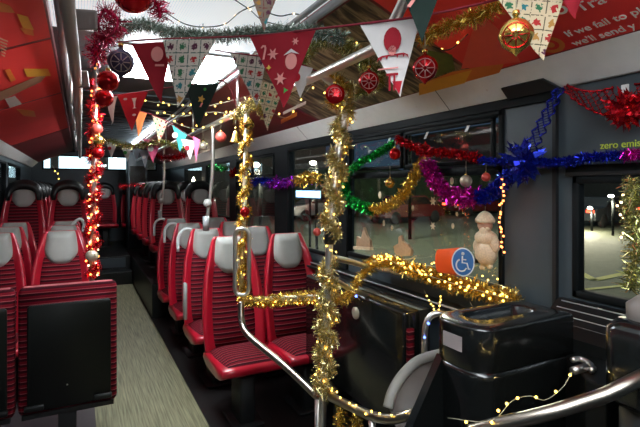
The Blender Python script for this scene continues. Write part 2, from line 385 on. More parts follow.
# rear and front walls
rw=MB(); rw.box(WL,WR,YB,YB+.06,0,1.86).box(WL,WR,YB,YB+.06,2.16,ZC+.1).box(WL,-.66,YB,YB+.06,1.86,2.16).box(1.47,WR,YB,YB+.06,1.86,2.16)
struct(rw.build('wall_rear',M['charcoal']))
wn=struct(empty('window_rear',(.4,YB,1.86)))
MB().box(-.66,1.47,YB,YB+.03,1.86,1.89).box(-.66,1.47,YB,YB+.03,2.13,2.16).box(-.66,-.63,YB,YB+.03,1.89,2.13).box(1.44,1.47,YB,YB+.03,1.89,2.13).build('window_frame',M['frame'],wn)
MB().box(-.63,1.44,YB+.03,YB+.036,1.89,2.13).build('pane',M['glass'],wn)
struct(MB().box(WL,WR,YF-.06,YF,0,ZC+.1).build('wall_front',M['charcoal']))
# ceiling: centre panels
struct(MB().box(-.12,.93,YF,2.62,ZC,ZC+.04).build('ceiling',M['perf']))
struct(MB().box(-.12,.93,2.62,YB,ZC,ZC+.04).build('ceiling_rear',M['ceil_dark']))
cb=MB()
for k in range(26):
    y=4.2+k*.24; cb.box(-.1,.91,y,y+.03,ZC-.012,ZC)
struct(cb.build('trim_ceiling_ribs',M['charcoal']))
# sloped coves carrying the adverts
def slope(side,t,off=0.0):
    """point (x,z) on the sloped cove, t 0 at the wall side"""
    a=Vector((1.53,2.0)); b=Vector((.93,2.25))
    n=Vector((-.385,-.923))
    p=a.lerp(b,t)+n*off
    return (p.x if side=='right' else 2*XC-p.x, p.y)
for side in ('right','left'):
    m=MB(); A=slope(side,0); B=slope(side,1)
    pts=[Vector((A[0],YF,A[1])),Vector((B[0],YF,B[1])),Vector((B[0],YF,ZC+.04)),Vector((A[0],YF,ZC+.04))]
    if side=='left': pts.reverse()
    m.prism(pts,(0,YB-YF,0)); struct(m.build('ceiling_cove_'+side,M['ad_dark'],None))
    # white strip between window heads and adverts
    m=MB(); xw=WR if side=='right' else WL; sg=1 if side=='right' else -1
    x1=A[0]
    pts=[Vector((xw,YF,1.90)),Vector((xw-sg*.02,YF,1.90)),Vector((x1,YF,1.998)),Vector((x1,YF,2.03)),Vector((xw,YF,2.03))]
    m.prism(pts,(0,YB-YF,0)); o=struct(m.build('trim_cove_'+side,M['cove'] if side=='right' else M['cove'],None,bevel=.004))
pm=MB()
for (a_,b_) in ((2.80,3.0),(3.84,4.14),(5.38,5.64),(6.88,7.12)): pm.box(1.634,1.65,a_,b_,.95,1.9)
pm.box(1.632,1.65,2.8,YB,1.85,1.905).box(1.634,1.65,.0,1.16,1.575,1.60).box(1.634,1.65,1.2,2.8,1.86,1.905)
struct(pm.build('trim_pillar_covers',M['frame']))
# seams, screws, sensor cover on the right strip
tr=MB()
def stripP(y,k,off=.0): # k 0 bottom .. 1 top
    a=Vector((1.63,0,1.90)); b=Vector((1.53,0,1.998)); p=a.lerp(b,k)+Vector((-.73,0,-.68))*off; p.y=y; return p
for y in (0.2,1.78,3.4,5.2):
    tr.tube([stripP(y,0,.0005),stripP(y,1,.0005)],.0016,6)
struct(tr.build('trim_cove_seams',M['black_matt']))
sc=MB()
for y in (1.5,1.98,2.5,.6,.1):
    sc.lathe(stripP(y,.45,-.001),[(.006,0),(.006,.002),(.003,.003)],10,(-.73,0,-.68))
struct(sc.build('trim_cove_screws',M['chrome']))
q=[stripP(1.42,-.02,.001),stripP(1.42,.42,.001),stripP(1.22,.42,.001),stripP(1.17,-.02,.001)]
o=MB().prism(q,(-.007,0,-.006)).build('sensor_cover',M['black_matt'],bevel=.002)
tag(o,'small black trapezoid cover at the foot of the white strip above the grey pillar','cover')
# luminaires; the front pendant and rear strip are added fill
def luminaire(y0,y1,x0,x1,mat,label,nm='ceiling_light'):
    e=empty(nm,((x0+x1)/2,(y0+y1)/2,ZC-.02),label,'ceiling light')
    MB().box(x0,x1,y0,y1,ZC-.012,ZC-.002).build('housing',M['white'],e)
    MB().box(x0+.015,x1-.015,y0+.015,y1-.015,ZC-.055,ZC-.012).build('diffuser',mat,e)
    return e
luminaire(2.74,3.35,.20,.84,M['lum'],'bright square ceiling light glowing behind the bunting flags')
e=empty('ceiling_light',(.4,0,2.2),'long white pendant fill light, added unseen overhead at the front of the bus','ceiling light')  # out-of-view fill, hung low to brighten the ceiling and coves
MB().box(.20,.60,-1.0,.60,1.99,2.05).build('diffuser',M['fillf'],e)
for y in (-.8,.5):
    MB().tube([(.4,y,2.04),(.4,y,2.3)],.01,8).build('stem',M['chrome'],e)
e=empty('ceiling_light',(.83,7.2,2.27),'thin added fill strip along the right ceiling edge over the raised rear seats','ceiling light')  # fill added to brighten the rear of the bus
MB().box(.81,.85,5.8,8.8,ZC-.03,ZC-.004).build('diffuser',M['fillr'],e)
MB().box(.80,.86,5.78,8.82,ZC-.004,ZC-.001).build('housing',M['white'],e)
# edge trims under the ceiling on the left + right
for x,nm in ((-.075,'trim_rail_left'),(.885,'trim_rail_right')):
    struct(MB().tube([(x,YF,2.235),(x,YB,2.235)],.017,10).tube([(x+(.035 if x<0 else -.035),YF,2.255),(x+(.035 if x<0 else -.035),YB,2.255)],.013,10).build(nm,M['grey_tube']))
# slanted wall sill strips near the front window
sl=MB()
for k in range(4): sl.box(1.50-k*.012,1.64,.1,1.15,1.095-k*.024,1.103-k*.024) if False else sl.tube([(1.612-k*.026,-.4,1.094-k*.020),(1.612-k*.026,1.16,1.094-k*.020)],.0028,6)
struct(sl.build('trim_sill_strips',M['grey_tube']))
struct(MB().prism([Vector((1.65,-.6,1.10)),Vector((1.62,-.6,1.10)),Vector((1.49,-.6,1.005)),Vector((1.49,-.6,.94)),Vector((1.65,-.6,.94))],(0,1.78,0)).build('trim_sill_front',M['black_plastic']))
struct(MB().box(1.56,1.65,1.2,5.6,.90,.945).box(1.53,1.56,1.2,3.3,.915,.93).build('trim_ledge_right',M['black_plastic'],bevel=.004))
struct(MB().tube([(1.555,1.3,.95),(1.555,3.2,.95)],.005,6).build('trim_ledge_edge',M['grey_tube']))
struct(MB().box(1.632,1.65,1.20,1.215,1.0,1.86).box(1.632,1.65,-.6,1.16,1.562,1.575).build('trim_pillar_seam',M['black_matt']))
tg=PX(622,97,1.648); tg2=PX(629,84,1.648)
tag(MB().box(1.643,1.649,min(tg.y,tg2.y),max(tg.y,tg2.y),tg.z,tg2.z).build('notice_sticker',M['white']),'blank white upright sticker on the grey panel above the front window','sticker')

# text
def text(body,org,xd,yd,size,mat,parent=None,name='lettering',ext=.0008,font=None):
    cu=bpy.data.curves.new('t','FONT'); cu.body=body; cu.size=size; cu.extrude=ext; cu.offset=size*.004
    to=bpy.data.objects.new('t',cu); COL.objects.link(to)
    bpy.context.view_layer.update()
    dg=bpy.context.evaluated_depsgraph_get(); me=bpy.data.meshes.new_from_object(to.evaluated_get(dg),depsgraph=dg)
    xd=Vector(xd).normalized(); zd=xd.cross(Vector(yd)).normalized(); yd=zd.cross(xd)
    mb=MB(); org=Vector(org)
    mb.add([org+xd*v.co.x+yd*v.co.y+zd*v.co.z for v in me.vertices],[tuple(p.vertices) for p in me.polygons])
    bpy.data.objects.remove(to)
    o=mb.build(name,mat,parent); return o
o=text('zero emis',PX(600,149,1.644),(0,-1,0),(0,0,1),.0345,M['lime']); tag(o,'lime green "zero emis" lettering on the grey panel over the front window','lettering')

# ------------------------------------------------------------------ adverts
NR=Vector((-.385,0,-.923))
SA=Vector((1.53,0,2.0)); SB=Vector((.93,0,2.25)); SU=(SB-SA).normalized()
def onR(px,py,off=.004): return hit(px,py,SA+NR*off,NR)
def adR(parent,name,pix,mat,off=.004,th=.001,label=None):
    pts=[onR(x,y,off) for x,y in pix]
    o=MB().prism(pts,-NR*th).build(name,mat,parent)
    if label: o['label']=label
    return o
def sheet(side,y0,y1,t0,t1,off):
    a=slope(side,t0,off); b=slope(side,t1,off)
    if side=='left':
        # mirror offset handled by slope mirror
        pass
    return [Vector((a[0],y0,a[1])),Vector((a[0],y1,a[1])),Vector((b[0],y1,b[1])),Vector((b[0],y0,b[1]))]
e=empty('advert_panel',(1.23,1.0,2.0),'red advert panel with white lettering in the right ceiling cove','advert panel')
YBD=onR(457,62).y
MB().prism(sheet('right',.1,YBD-.01,.012,.985,.002),(0.0,0,.004)).build('backing',M['ad_red'],e)
adR(e,'orange_block',[(421,99),(497,77),(505,62),(452,72),(421,84)],M['ad_orange'],.006)
adR(e,'yellow_block',[(419,98),(463,86),(472,70),(419,84)],M['ad_yellow'],.0075)
adR(e,'salmon_block',[(461,69),(478,12),(506,36),(520,62)],M['ad_salmon'],.0068)
ring=[]; c0=onR(550,45,.007)
def ringmesh(c,r0,r1,ax,ay,n=28):
    m=MB(); vs=[];fs=[]
    for k in range(n):
        t=2*PI*k/n; u=ax*math.cos(t)+ay*math.sin(t); vs+= [c+u*r0,c+u*r1]
    for k in range(n): a=2*k;b=2*((k+1)%n); fs.append((a,a+1,b+1,b))
    m.add(vs,fs); return m
AY=Vector((0,-1,0))
ringmesh(c0,.030,.048,AY,SU).build('emblem_ring',M['ad_orange'],e)
ringmesh(c0,.001,.016,AY,SU).build('emblem_dot',M['ad_orange'],e)
ringmesh(onR(560,10,.007),.012,.022,AY,SU).build('emblem_ring',M['ad_white'],e)
def dirR(x0,y0,x1,y1): return (onR(x1,y1)-onR(x0,y0))
for body,(x,y),sz in (('If we fail to pl',(568,37),.0435),("we'll send y",(575,46),.0435),('Tra',(580,12),.060)):
    text(body,onR(x,y,.0065),dirR(565,38,640,14),SU,sz,M['ad_white'],e,'lettering')
e=empty('advert_panel',(1.23,3.0,2.0),'dark photographic advert panel of brown timber behind the red baubles','advert panel')
MB().prism(sheet('right',YBD+.01,3.0,.012,.985,.002),(0,0,.004)).build('backing',M['ad_brown'],e)
adR(e,'green_patch',[(425,80),(425,50),(452,55),(455,70)],M['ad_green'],.006)
e=empty('advert_panel',(1.23,5.0,2.0),'dark red advert panel with white and orange dashes, right cove behind the gold-wrapped pole','advert panel')
MB().prism(sheet('right',3.04,6.6,.012,.985,.002),(0,0,.004)).build('backing',M['ad_dark'],e)
adR(e,'white_dash',[(283,112),(306,101),(306,104),(283,115)],M['ad_white'],.006)
adR(e,'orange_block',[(281,120),(297,112),(297,116),(281,124)],M['ad_orange'],.006)
# left adverts
NL=Vector((.385,0,-.923)); SLA=Vector((2*XC-1.53,0,2.0)); SLU=Vector(((1.53-.93),0,.25)).normalized()
def onL(px,py,off=.004): return hit(px,py,SLA+NL*off,NL)
def adL(parent,name,pix,mat,off=.005):
    return MB().prism([onL(x,y,off) for x,y in pix],-NL*.001).build(name,mat,parent)
def lsheet(y0,y1): return [Vector((p.x,p.y,p.z)) for p in sheet('left',y0,y1,.012,.985,.002)]
e=empty('advert_panel',(-.4,1.9,2.0),'red advert panel with yellow blocks nearest on the left ceiling cove','advert panel')
MB().prism(lsheet(.9,2.62),(0,0,.004)).build('backing',M['ad_red'],e)
adL(e,'yellow_block',[(17,14),(28,17),(34,30),(23,28)],M['ad_yellow'],.006)
adL(e,'orange_block',[(0,2),(10,6),(15,13),(0,12)],M['ad_orange'],.006)
adL(e,'orange_block',[(20,28),(33,30),(34,36),(25,34)],M['ad_orange'],.006)
for k in range(6): adL(e,'small_print',[(0+k*.3,38+k*3.2),(8-k*.6,41+k*3),(8-k*.6,42.2+k*3),(0+k*.3,39.2+k*3.2)],M['ad_pale'],.006)
e=empty('advert_panel',(-.4,3.0,2.0),'red advert panel with a tan pencil picture on the left ceiling cove','advert panel')
MB().prism(lsheet(2.66,4.1),(0,0,.004)).build('backing',M['ad_red'],e)
adL(e,'yellow_block',[(24,69),(48,69),(51,76),(27,77)],M['ad_yellow'],.006)
adL(e,'orange_block',[(5,70),(10,69),(16,80),(11,82)],M['ad_orange'],.006)
adL(e,'pencil_picture',[(0,92),(36,77),(46,76),(41,82),(0,101)],M['ad_tan'],.007)
adL(e,'white_patch',[(5,99),(15,96),(22,104),(10,108)],M['ad_white'],.007)
e=empty('advert_panel',(-.4,5.0,2.0),'dim dark red advert panel further back on the left ceiling cove','advert panel')
MB().prism(lsheet(4.15,6.5),(0,0,.004)).build('backing',M['ad_red'],e)
adL(e,'orange_block',[(16,109),(34,111),(36,117),(24,116)],M['ad_orange'],.006)
e=empty('advert_panel',(-.4,7.5,2.0),'dark advert panel at the far back of the left ceiling cove','advert panel')
MB().prism(lsheet(6.55,9.2),(0,0,.004)).build('backing',M['ad_dark'],e)

# ------------------------------------------------------------------ seats
def hw(z):
    T=[(.40,.205),(.5,.215),(.65,.218),(.8,.208),(.92,.190),(1.02,.166),(1.09,.146),(1.14,.130),(1.165,.112)]
    if z<=T[0][0]: return T[0][1]
    for (a,b),(c,d) in zip(T,T[1:]):
        if z<=c: return b+(d-b)*(z-a)/(c-a)
    return T[-1][1]
def lean(z): return .17+(z-.45)*.19
def make_seat(name,black_top):
    e=empty(name,(0,0,0))
    zs=[.38,.45,.55,.65,.75,.85,.92,.98,1.03,1.07,1.10,1.13,1.15,1.165]; nu=14
    m=MB(); vs=[]
    for z in zs:
        h=hw(z)
        fr=[];bk=[]
        for i in range(nu+1):
            u=-1+2*i/nu; au=abs(u)
            wing=.055*max(0,(au-.62)/.38)**1.0 if au>.62 else 0
            if au>.93: wing*=.75
            fade=min(1,max(.3,(1.165-z)/.15))
            fr.append(Vector((u*h,lean(z)-wing*fade,z)))
            bk.append(Vector((u*h*.985,lean(z)+.012+.05*(1-u**4)*fade,z)))
        vs+=fr+list(reversed(bk))
    n=2*(nu+1); fs=[]
    for l in range(len(zs)-1):
        for i in range(n): j=(i+1)%n; fs.append((l*n+i,l*n+j,(l+1)*n+j,(l+1)*n+i))
    fs.append(tuple(reversed(range(n)))); fs.append(tuple(range((len(zs)-1)*n,len(zs)*n)))
    m.add(vs,fs,True); m.build('seat_shell',M['red_plastic'],e)
    def pad(z0,z1,k,th,nz,yoff,shape=None):
        vs=[];fs=[];nu2=12
        for a in range(nz+1):
            z=z0+(z1-z0)*a/nz; h=shape(z) if shape else hw(z)*k
            ev=min(1,6*min(a,nz-a)/nz+.25)
            for i in range(nu2+1):
                u=-1+2*i/nu2; b=th*ev*(1-abs(u)**6)
                vs.append(Vector((u*h,lean(z)+yoff-b,z)))
        for a in range(nz):
            for i in range(nu2):
                q=a*(nu2+1)+i; fs.append((q,q+1,q+nu2+2,q+nu2+1))
        # back side
        b0=len(vs)
        for a in range(nz+1):
            z=z0+(z1-z0)*a/nz; h=shape(z) if shape else hw(z)*k
            for i in range(nu2+1): u=-1+2*i/nu2; vs.append(Vector((u*h,lean(z)+.004,z)))
        N=(nz+1)*(nu2+1)
        ed=[i for i in range(nu2+1)]+[a*(nu2+1)+nu2 for a in range(1,nz+1)]+[nz*(nu2+1)+i for i in range(nu2-1,-1,-1)]+[a*(nu2+1) for a in range(nz-1,0,-1)]
        for i in range(len(ed)): a_,c_=ed[i],ed[(i+1)%len(ed)]; fs.append((c_,a_,a_+b0,c_+b0))
        return MB().add(vs,fs,True)
    pad(.43,1.0,.75,.028,10,-.002).build('backrest_pad',M['moq'],e)
    def hs(z):
        t=(z-.90)/.26 if not black_top else (z-.885)/.24
        return max(.01,(.122 if not black_top else .116)*math.sqrt(max(0,1-max(0,(.50-t)/.5)**2.0)))*(1 if t<.5 else 1-(t-.5)*.36)
    pad(*((.902,1.163) if not black_top else (.888,1.125)),.6,.045,14,-.004,hs).build('headrest',M['headrest'],e)
    # seat pan and cushion
    pan=MB(); prof=[(-.25,.375),(-.28,.395),(-.285,.42),(-.27,.437),(.17,.42),(.20,.38),(.10,.345),(-.15,.35)]
    vs=[];fs=[];xs=[-.215,-.205,-.12,0,.12,.205,.215]
    for i,x in enumerate(xs):
        k=.82 if i in (0,6) else 1
        for (y,z) in prof: vs.append(Vector((x,y*(1 if i not in (0,6) else .97),.37+(z-.37)*k)))
    n=len(prof)
    for i in range(6):
        for j in range(n): j2=(j+1)%n; fs.append((i*n+j,(i+1)*n+j,(i+1)*n+j2,i*n+j2))
    fs.append(tuple(range(n))); fs.append(tuple(reversed(range(6*n,7*n))))
    pan.add(vs,fs,True); pan.build('seat_pan',M['red_plastic'],e)
    c=MB(); vs=[];fs=[];N1=8;N2=8
    for a in range(N1+1):
        y=-.262+(.43)*a/N1
        for i in range(N2+1):
            x=-.185+.37*i/N2; u=abs(x/.185); v=abs((y+.047)/.215)
            z=.433+.035*(1-u**5)*(1-min(1,v)**5)-.006
            vs.append(Vector((x,y,z)))
    for a in range(N1):
        for i in range(N2): q=a*(N2+1)+i; fs.append((q,q+1,q+N2+2,q+N2+1))
    c.add(vs,fs,True); c.build('cushion',M['moqc'],e)
    MB().rbox(-.05,.05,-.12,.10,.0,.31,.02).rbox(-.10,.10,-.16,.14,0,.02,.02).build('pedestal',M['black_matt'],e)
    if black_top:
        vs=[];fs=[];cnt=0
        m=MB()
        ptf=[Vector((u*hw(1.03+.0)*1.03*(1-.0*abs(u)),0,0)) for u in (-1,1)]
        rng=[]
        for i in range(17):
            t=PI*i/16; rng.append((math.cos(t)*.180,.97+.235*math.sin(t)**.62))
        inn=[(math.cos(PI*i/16)*.128,.97+.125*math.sin(PI*i/16)**.62) for i in range(17)]
        for (a,b) in zip(rng,inn):
            for (x,z),yo in ((a,-.035),(b,-.058),(a,.07),(b,.07)): vs.append(Vector((x,lean(z)+yo,z)))
        for i in range(16):
            a=4*i;b=4*(i+1)
            fs+=[(a,a+1,b+1,b),(a+2,b+2,b+3,a+3),(a,b,b+2,a+2),(a+1,a+3,b+3,b+1)]
        fs+=[(0,2,3,1),(64,65,67,66)]
        m.add(vs,fs,True); m.build('top_cap',M['black_plastic'],e)
    return e
def add_handle(e,side=-1):
    x=side*.15; z0=1.02
    pts=[]
    for k in range(13):
        t=PI*k/12; pts.append((x+side*.0-side*.075*math.cos(t)*1+(-side*.0), lean(1.1)+.045, 1.07+.095*math.sin(t)))
    pts=[(pts[0][0],pts[0][1],.98)]+pts+[(pts[-1][0],pts[-1][1],.98)]
    return MB().tube([Vector(p) for p in spline(pts,3)],.0125,10).build('grab_handle',M['white_handle'],e)
protoA=make_seat('bus_seat',False)
protoAh=copy_tree(protoA); add_handle(protoAh)
protoB=make_seat('bus_seat',True)
used={'A':False,'H':False,'B':False}; PR={'A':protoA,'H':protoAh,'B':protoB}
def seat(kind,x,y,z,label,group):
    o=PR[kind] if not used[kind] else copy_tree(PR[kind]); used[kind]=True
    o.location=(x,y-.28,z); o['label']=label; o['category']='bus seat'; o['group']=group
    return o
g1='red bus seats on the right beside the windows'; g2='red bus seats on the left of the aisle'; g3='raised red seats at the rear of the bus'
ordn=['first','second','third','fourth','fifth']
desc=['nearest row','second row with white loop handle','third row with white loop handle','fourth row, before raised floor']
seatsR=[]
for i,y in enumerate((3.26,3.96,4.66,5.36)):
    s=seat('A' if i==0 else 'H',.95,y,.004,'red striped bus seat, aisle side of the right bank, '+desc[i],g1); seatsR.append(s)
    seat('A',1.39,y,.004,'red striped bus seat by the right windows, '+['nearest the camera','second row back','third row back','fourth row back'][i],g1)
for i,y in enumerate((4.25,4.85,5.45)):
    seat('A',-.13,y,.006,'red striped bus seat left of the aisle, '+['first row behind the black panel','second row behind panel','third row behind panel'][i],g2)
    seat('A',-.57,y,.006,'red striped bus seat against the left windows, '+['front row, cut by the photo edge','second row','third row'][i],g2)
for i,y in enumerate((6.2,6.95,7.7,8.5)):
    w_=['first raised row','second raised row','third raised row','last raised row'][i]
    seat('B',.97,y,.40,'black-topped red seat right of the aisle, aisle side, '+w_,g3)
    seat('B',1.40,y,.40,'black-topped red seat by the right windows, '+w_,g3)
    seat('B',-.12,y,.40,'black-topped red seat left of the aisle, aisle side, '+w_,g3)
    seat('B',-.56,y,.40,'black-topped red seat by the left windows, '+w_,g3)
for i,x in enumerate((-.56,-.10,.42,.92,1.40)):
    seat('B',x,10.0,.40,'black-topped red seat of the back bench, '+['far left','second from left','middle, facing down the aisle','second from right','far right'][i],g3)
# grey folded armrests and shared pole of the seat bank
def armrest(x,y,lab):
    o=MB().rbox(x-.014,x+.014,y-.03,y+.015,.50,.78,.012).build('folded_armrest',M['headrest']); tag(o,lab,'armrest'); return o

# bulkhead backs behind the front-left: flat upholstered panels
def backpanel(x0,x1,y,label):
    e=empty('seat_back_panel',((x0+x1)/2,y,.0),label,'seat back panel')
    MB().rbox(x0,x1,y,y+.07,.19,.935,.035,'y',6).build('upholstered_back',M['moq'],e)
    MB().rbox(x0+.045,x1-.035,y-.012,y+.0,.21,.83,.02,'y',5).build('black_shell',M['panel_black'],e)
    MB().box(x0+.02,x1-.02,y-.02,y+.05,.175,.20).build('bottom_bar',M['black_plastic'],e)
    for q in (x0+.03,x1-.13): MB().rbox(q,q+.1,y-.03,y-.005,.22,.25,.008).build('hinge',M['black_plastic'],e)
    MB().lathe((x0+.25,y-.011,.34),[(.005,0),(.005,.003)],8,(0,-1,0)).build('screw',M['chrome'],e)
    MB().rbox(x0+.2,x0+.30,y+.02,y+.06,0.0035,.19,.01).build('support',M['black_matt'],e)
    return e
backpanel(-.318,.206,3.2,'large black-backed seat panel with striped red top left of the aisle')
backpanel(-.83,-.335,3.2,'striped red and black seat back panel cut off at the left photo edge')

# rear tower
e=empty('equipment_cabinet',(.95,8.9,.4),'tall dark cabinet standing in the shadows at the rear right','cabinet')
MB().rbox(.76,1.1,9.1,9.45,.40,2.15,.03).build('body',M['charcoal'],e)
MB().box(.80,1.06,9.085,9.1,.7,1.9).build('door',M['black_gloss'],e)

# ------------------------------------------------------------------ poles and rails
def rail(name,pts,r,mat,label,sm=8,cat='handrail'):
    o=MB().tube(spline(pts,sm) if sm else pts,r,12).build(name,mat); return tag(o,label,cat)
XR=.91; ZR=2.0
def onrail(px): # point of right ceiling rail at a pixel column
    v=ray(px,0); return Vector((XR,v.y*XR/v.x,ZR))
_y=onrail(378).y
hrR=rail('ceiling_handrail',[(XR+.01,_y-.30,2.27),(XR+.005,_y-.18,2.15),(XR,_y-.05,2.03),(XR,_y+.12,ZR),(XR,5,ZR),(XR,9.0,ZR)],.019,M['chrome'],'long steel ceiling handrail running to the back on the right of the aisle',8)
hrL=rail('ceiling_handrail',[(-.07,-.2,2.08),(-.01,2.7,2.04),(-.0,8.5,2.0)],.022,M['rail_taupe'],'long steel ceiling handrail on the left of the aisle beside the red adverts',0)
for o,xs,ys,z0,z1 in ((hrR,XR,(2.05,2.95,4.3,5.8,7.4),ZR,2.24),(hrL,-.05,(1.3,3.38,5.0,7.0),2.05,2.26)):
    for y in ys: MB().tube([(xs,y,z0),(xs,y,z1)],.009,8).build('hanger',M['chrome'],o)
# front pole (champagne tinsel)
pole1=[PZ(352,66,2.0)]; pole1=[Vector((.99,1.80,2.0)),Vector((.97,1.80,1.3)),Vector((.945,1.80,.60)),Vector((.93,1.80,0.0))]
p1t=P(350,75,2.07); p1b=P(322,420,2.03)
pole1=[Vector((.91,p1t.y,2.0)).lerp(p1t,.9),p1t.lerp(p1b,.5),p1b]
dv=(p1b-p1t); foot=p1b+dv*(p1b.z/(-dv.z)); pole1.append(foot)
def p1at(py):
    T=[(66,351,2.06),(100,346,2.05),(130,341.5,2.04),(180,335,2.03),(230,330,2.02),(300,327.5,2.02),(400,323,2.02),(427,322,2.02)]
    for a,b in zip(T,T[1:]):
        if py<=b[0]: break
    k=(py-a[0])/(b[0]-a[0]); return P(a[1]+(b[1]-a[1])*k,py,a[2]+(b[2]-a[2])*k)
_pp=[p1at(y) for y in (66,100,140,185,230,300,360,420)]; _pp.append(Vector((_pp[-1].x-.01,_pp[-1].y,0.0)))
_pp[0]=Vector((XR,_pp[0].y,ZR))
g_=rail('grab_pole',_pp,.016,M['chrome'],'nearest steel grab pole, wrapped in pale champagne tinsel',5,'grab pole')
MB().tube([p1at(231),p1at(244)],.025,12).build('joint_sleeve',M['black_plastic'],g_)
# second pole (gold tinsel)
p2t=P(247,112,2.90); p2b=P(241,300,2.82)
rail('grab_pole',[p2t+Vector((0,0,.01)),p2b+Vector((0,0,-.02))],.015,M['chrome'],'grab pole by the front right seat wrapped in gold tinsel',0,'grab pole')
def p2at(py): return p2t.lerp(p2b,(py-112)/188)
# rounded-rectangle loop beside pole 2
lp=[]; 
for (cx,cy,t0) in ((244,236,-90),(244,288,0),(240,288,90),(240,236,180)):
    for k in range(5):
        t=math.radians(t0+90*k/4); lp.append(P(cx+5.0*math.cos(t),cy+7*math.sin(t),2.72))
tag(MB().tube(lp,.012,10,closed=True).build('grab_loop',M['chrome']),'tall rounded steel grab loop on the gold-wrapped pole','grab handle')
# low horizontal rail from pole 2 to pole 1 and onwards to the front
low=[P(241,302,2.66),P(242,322,2.62),P(250,337,2.52),P(285,366,2.28),P(318,397,2.06)]
rail('low_handrail',low,.017,M['steel_dark'],'low steel rail sloping from the gold-wrapped pole to the champagne-wrapped pole')
fr=[P(331,397,1.98),P(348,405,1.86),P(372,416,1.72),P(392,419,1.64),P(412,414,1.60),P(432,407,1.62),P(452,400,1.66)]
rail('curved_handrail',fr,.018,M['steel_dark'],'curved steel rail with fairy lights below the champagne-wrapped pole')
rail('curved_handrail',[P(470,432,1.16),P(500,424,1.13),P(540,415,1.10),P(575,405,1.09),P(605,395,1.08),P(632,382,1.08),P(660,368,1.10)],.017,M['steel_dark'],'thick curved steel rail sweeping in front of the black console')
po=MB().tube([P(372,418,1.72),P(372,418,1.72)-Vector((0,0,.70))],.014,10); tag(po.build('rail_post',M['chrome']),'short steel post under the curved rail','post')
po=MB().tube([P(318,399,2.06),Vector((*P(318,399,2.06).xy,.0))],.015,10); tag(po.build('rail_post',M['chrome']),'steel post left beside the foot of the champagne-wrapped pole','post')
# mid rail pole2 -> pole1 (garlanded) and pole 1 -> wall
q0=p2b+Vector((0,0,-.0)); q1=p1at(297)
rail('cross_handrail',[q0,q1],.014,M['chrome'],'horizontal rail between the two tinsel-wrapped poles',0)
wl=[p1at(257),P(352,262,2.25),PX(372,268,1.50),PX(400,273,1.55),PX(505,299,1.57)]
rail('wall_handrail',wl,.014,M['chrome'],'wall handrail under the big window, covered in gold garland')
rail('wall_handrail',[p1at(276),P(352,290,2.3),P(372,297,2.5)],.013,M['chrome'],'short lower steel rail behind the champagne-wrapped pole',6)
cn=PX(510,298,1.60)
tag(MB().lathe(cn,[(.012,-.05),(.014,-.02),(.026,0),(.03,.02),(.03,.03)],14,(.9,-.3,0)).build('rail_bracket',M['chrome']),'cone shaped steel end bracket of the wall rail on the grey pillar','bracket')
# middle poles
def mid(px_t,py_t,px_b,py_b,X,lab,ball=True):
    t=onrail(px_t); b=P(px_b,py_b,t.xy.dot(Vector((S_,C_))))
    e=empty('seat_pole',b,lab,'grab pole')
    bow=t.lerp(b,.5)+Vector((.02,0,0))
    MB().tube(spline([t,bow,b],6),.013,10).build('pole',M['chrome'],e)
    k=t.lerp(b,.76)
    MB().ball(k,.033,1,1,1).build('joint_ball',M['headrest'],e)
    MB().tube([b+Vector((0,0,.09)),b-Vector((0,0,.02))],.024,10).build('foot_sleeve',M['grey_tube'],e)
mid(213,0,206,228,.91,'curved slim steel pole clamped to the second right-hand seat')
mid(164,0,160,218,.91,'curved slim steel pole further back by the fourth right-hand seat')
# red tinsel pole on the left
p3t=P(96,72,3.08); p3b=P(92,281,3.02)
rail('grab_pole',[p3t+Vector((0,0,.05)),p3b],.017,M['chrome'],'grab pole standing on the black seat panel, wrapped in glowing red tinsel',0,'grab pole')
def p3at(py): return p3t.lerp(p3b,(py-72)/209)
# white handles on left rear seat
hd=MB(); c=PY(78,228,5.9)
tag(MB().tube(spline([PY(70,233,5.3),PY(73,224,5.3),PY(80,219,5.3),PY(84,224,5.3),PY(82,232,5.3)],5),.014,8).build('seat_grab_handle',M['white_handle']),'white loop handle standing above the left seats beside the red tinsel pole','grab handle')
MB().rbox(-.245,-.217,-.02,.03,.50,.78,.012).build('armrest',M['headrest'],None,loc=(0,0,0)).parent=seatsR[1]

# ------------------------------------------------------------------ wheelchair bay
e=empty('folded_bench',(1.45,2.1,.0),'black folded bench with red moquette edge under the big window','bench')
MB().rbox(1.30,1.40,1.72,2.75,.38,.955,.02,'y').build('black_shell',M['black_gloss'],e)
MB().box(1.40,1.47,1.74,2.75,.38,.945).build('backing_board',M['black_matt'],e)
MB().rbox(1.315,1.35,1.70,1.72,.68,.88,.008,'y').build('striped_edge',M['moq'],e)
MB().lathe(PX(356,313,1.298),[(.03,-.004),(.032,.006),(.02,.012),(.001,.013)],16,(-1,0,0)).build('round_latch',M['b_pearl'],e)
for yy in (1.9,2.5):
    MB().box(1.38,1.62,yy,yy+.1,.3,.4).build('bracket',M['black_matt'],e)
    MB().box(1.42,1.5,yy,yy+.1,.003,.31).build('support',M['black_matt'],e)
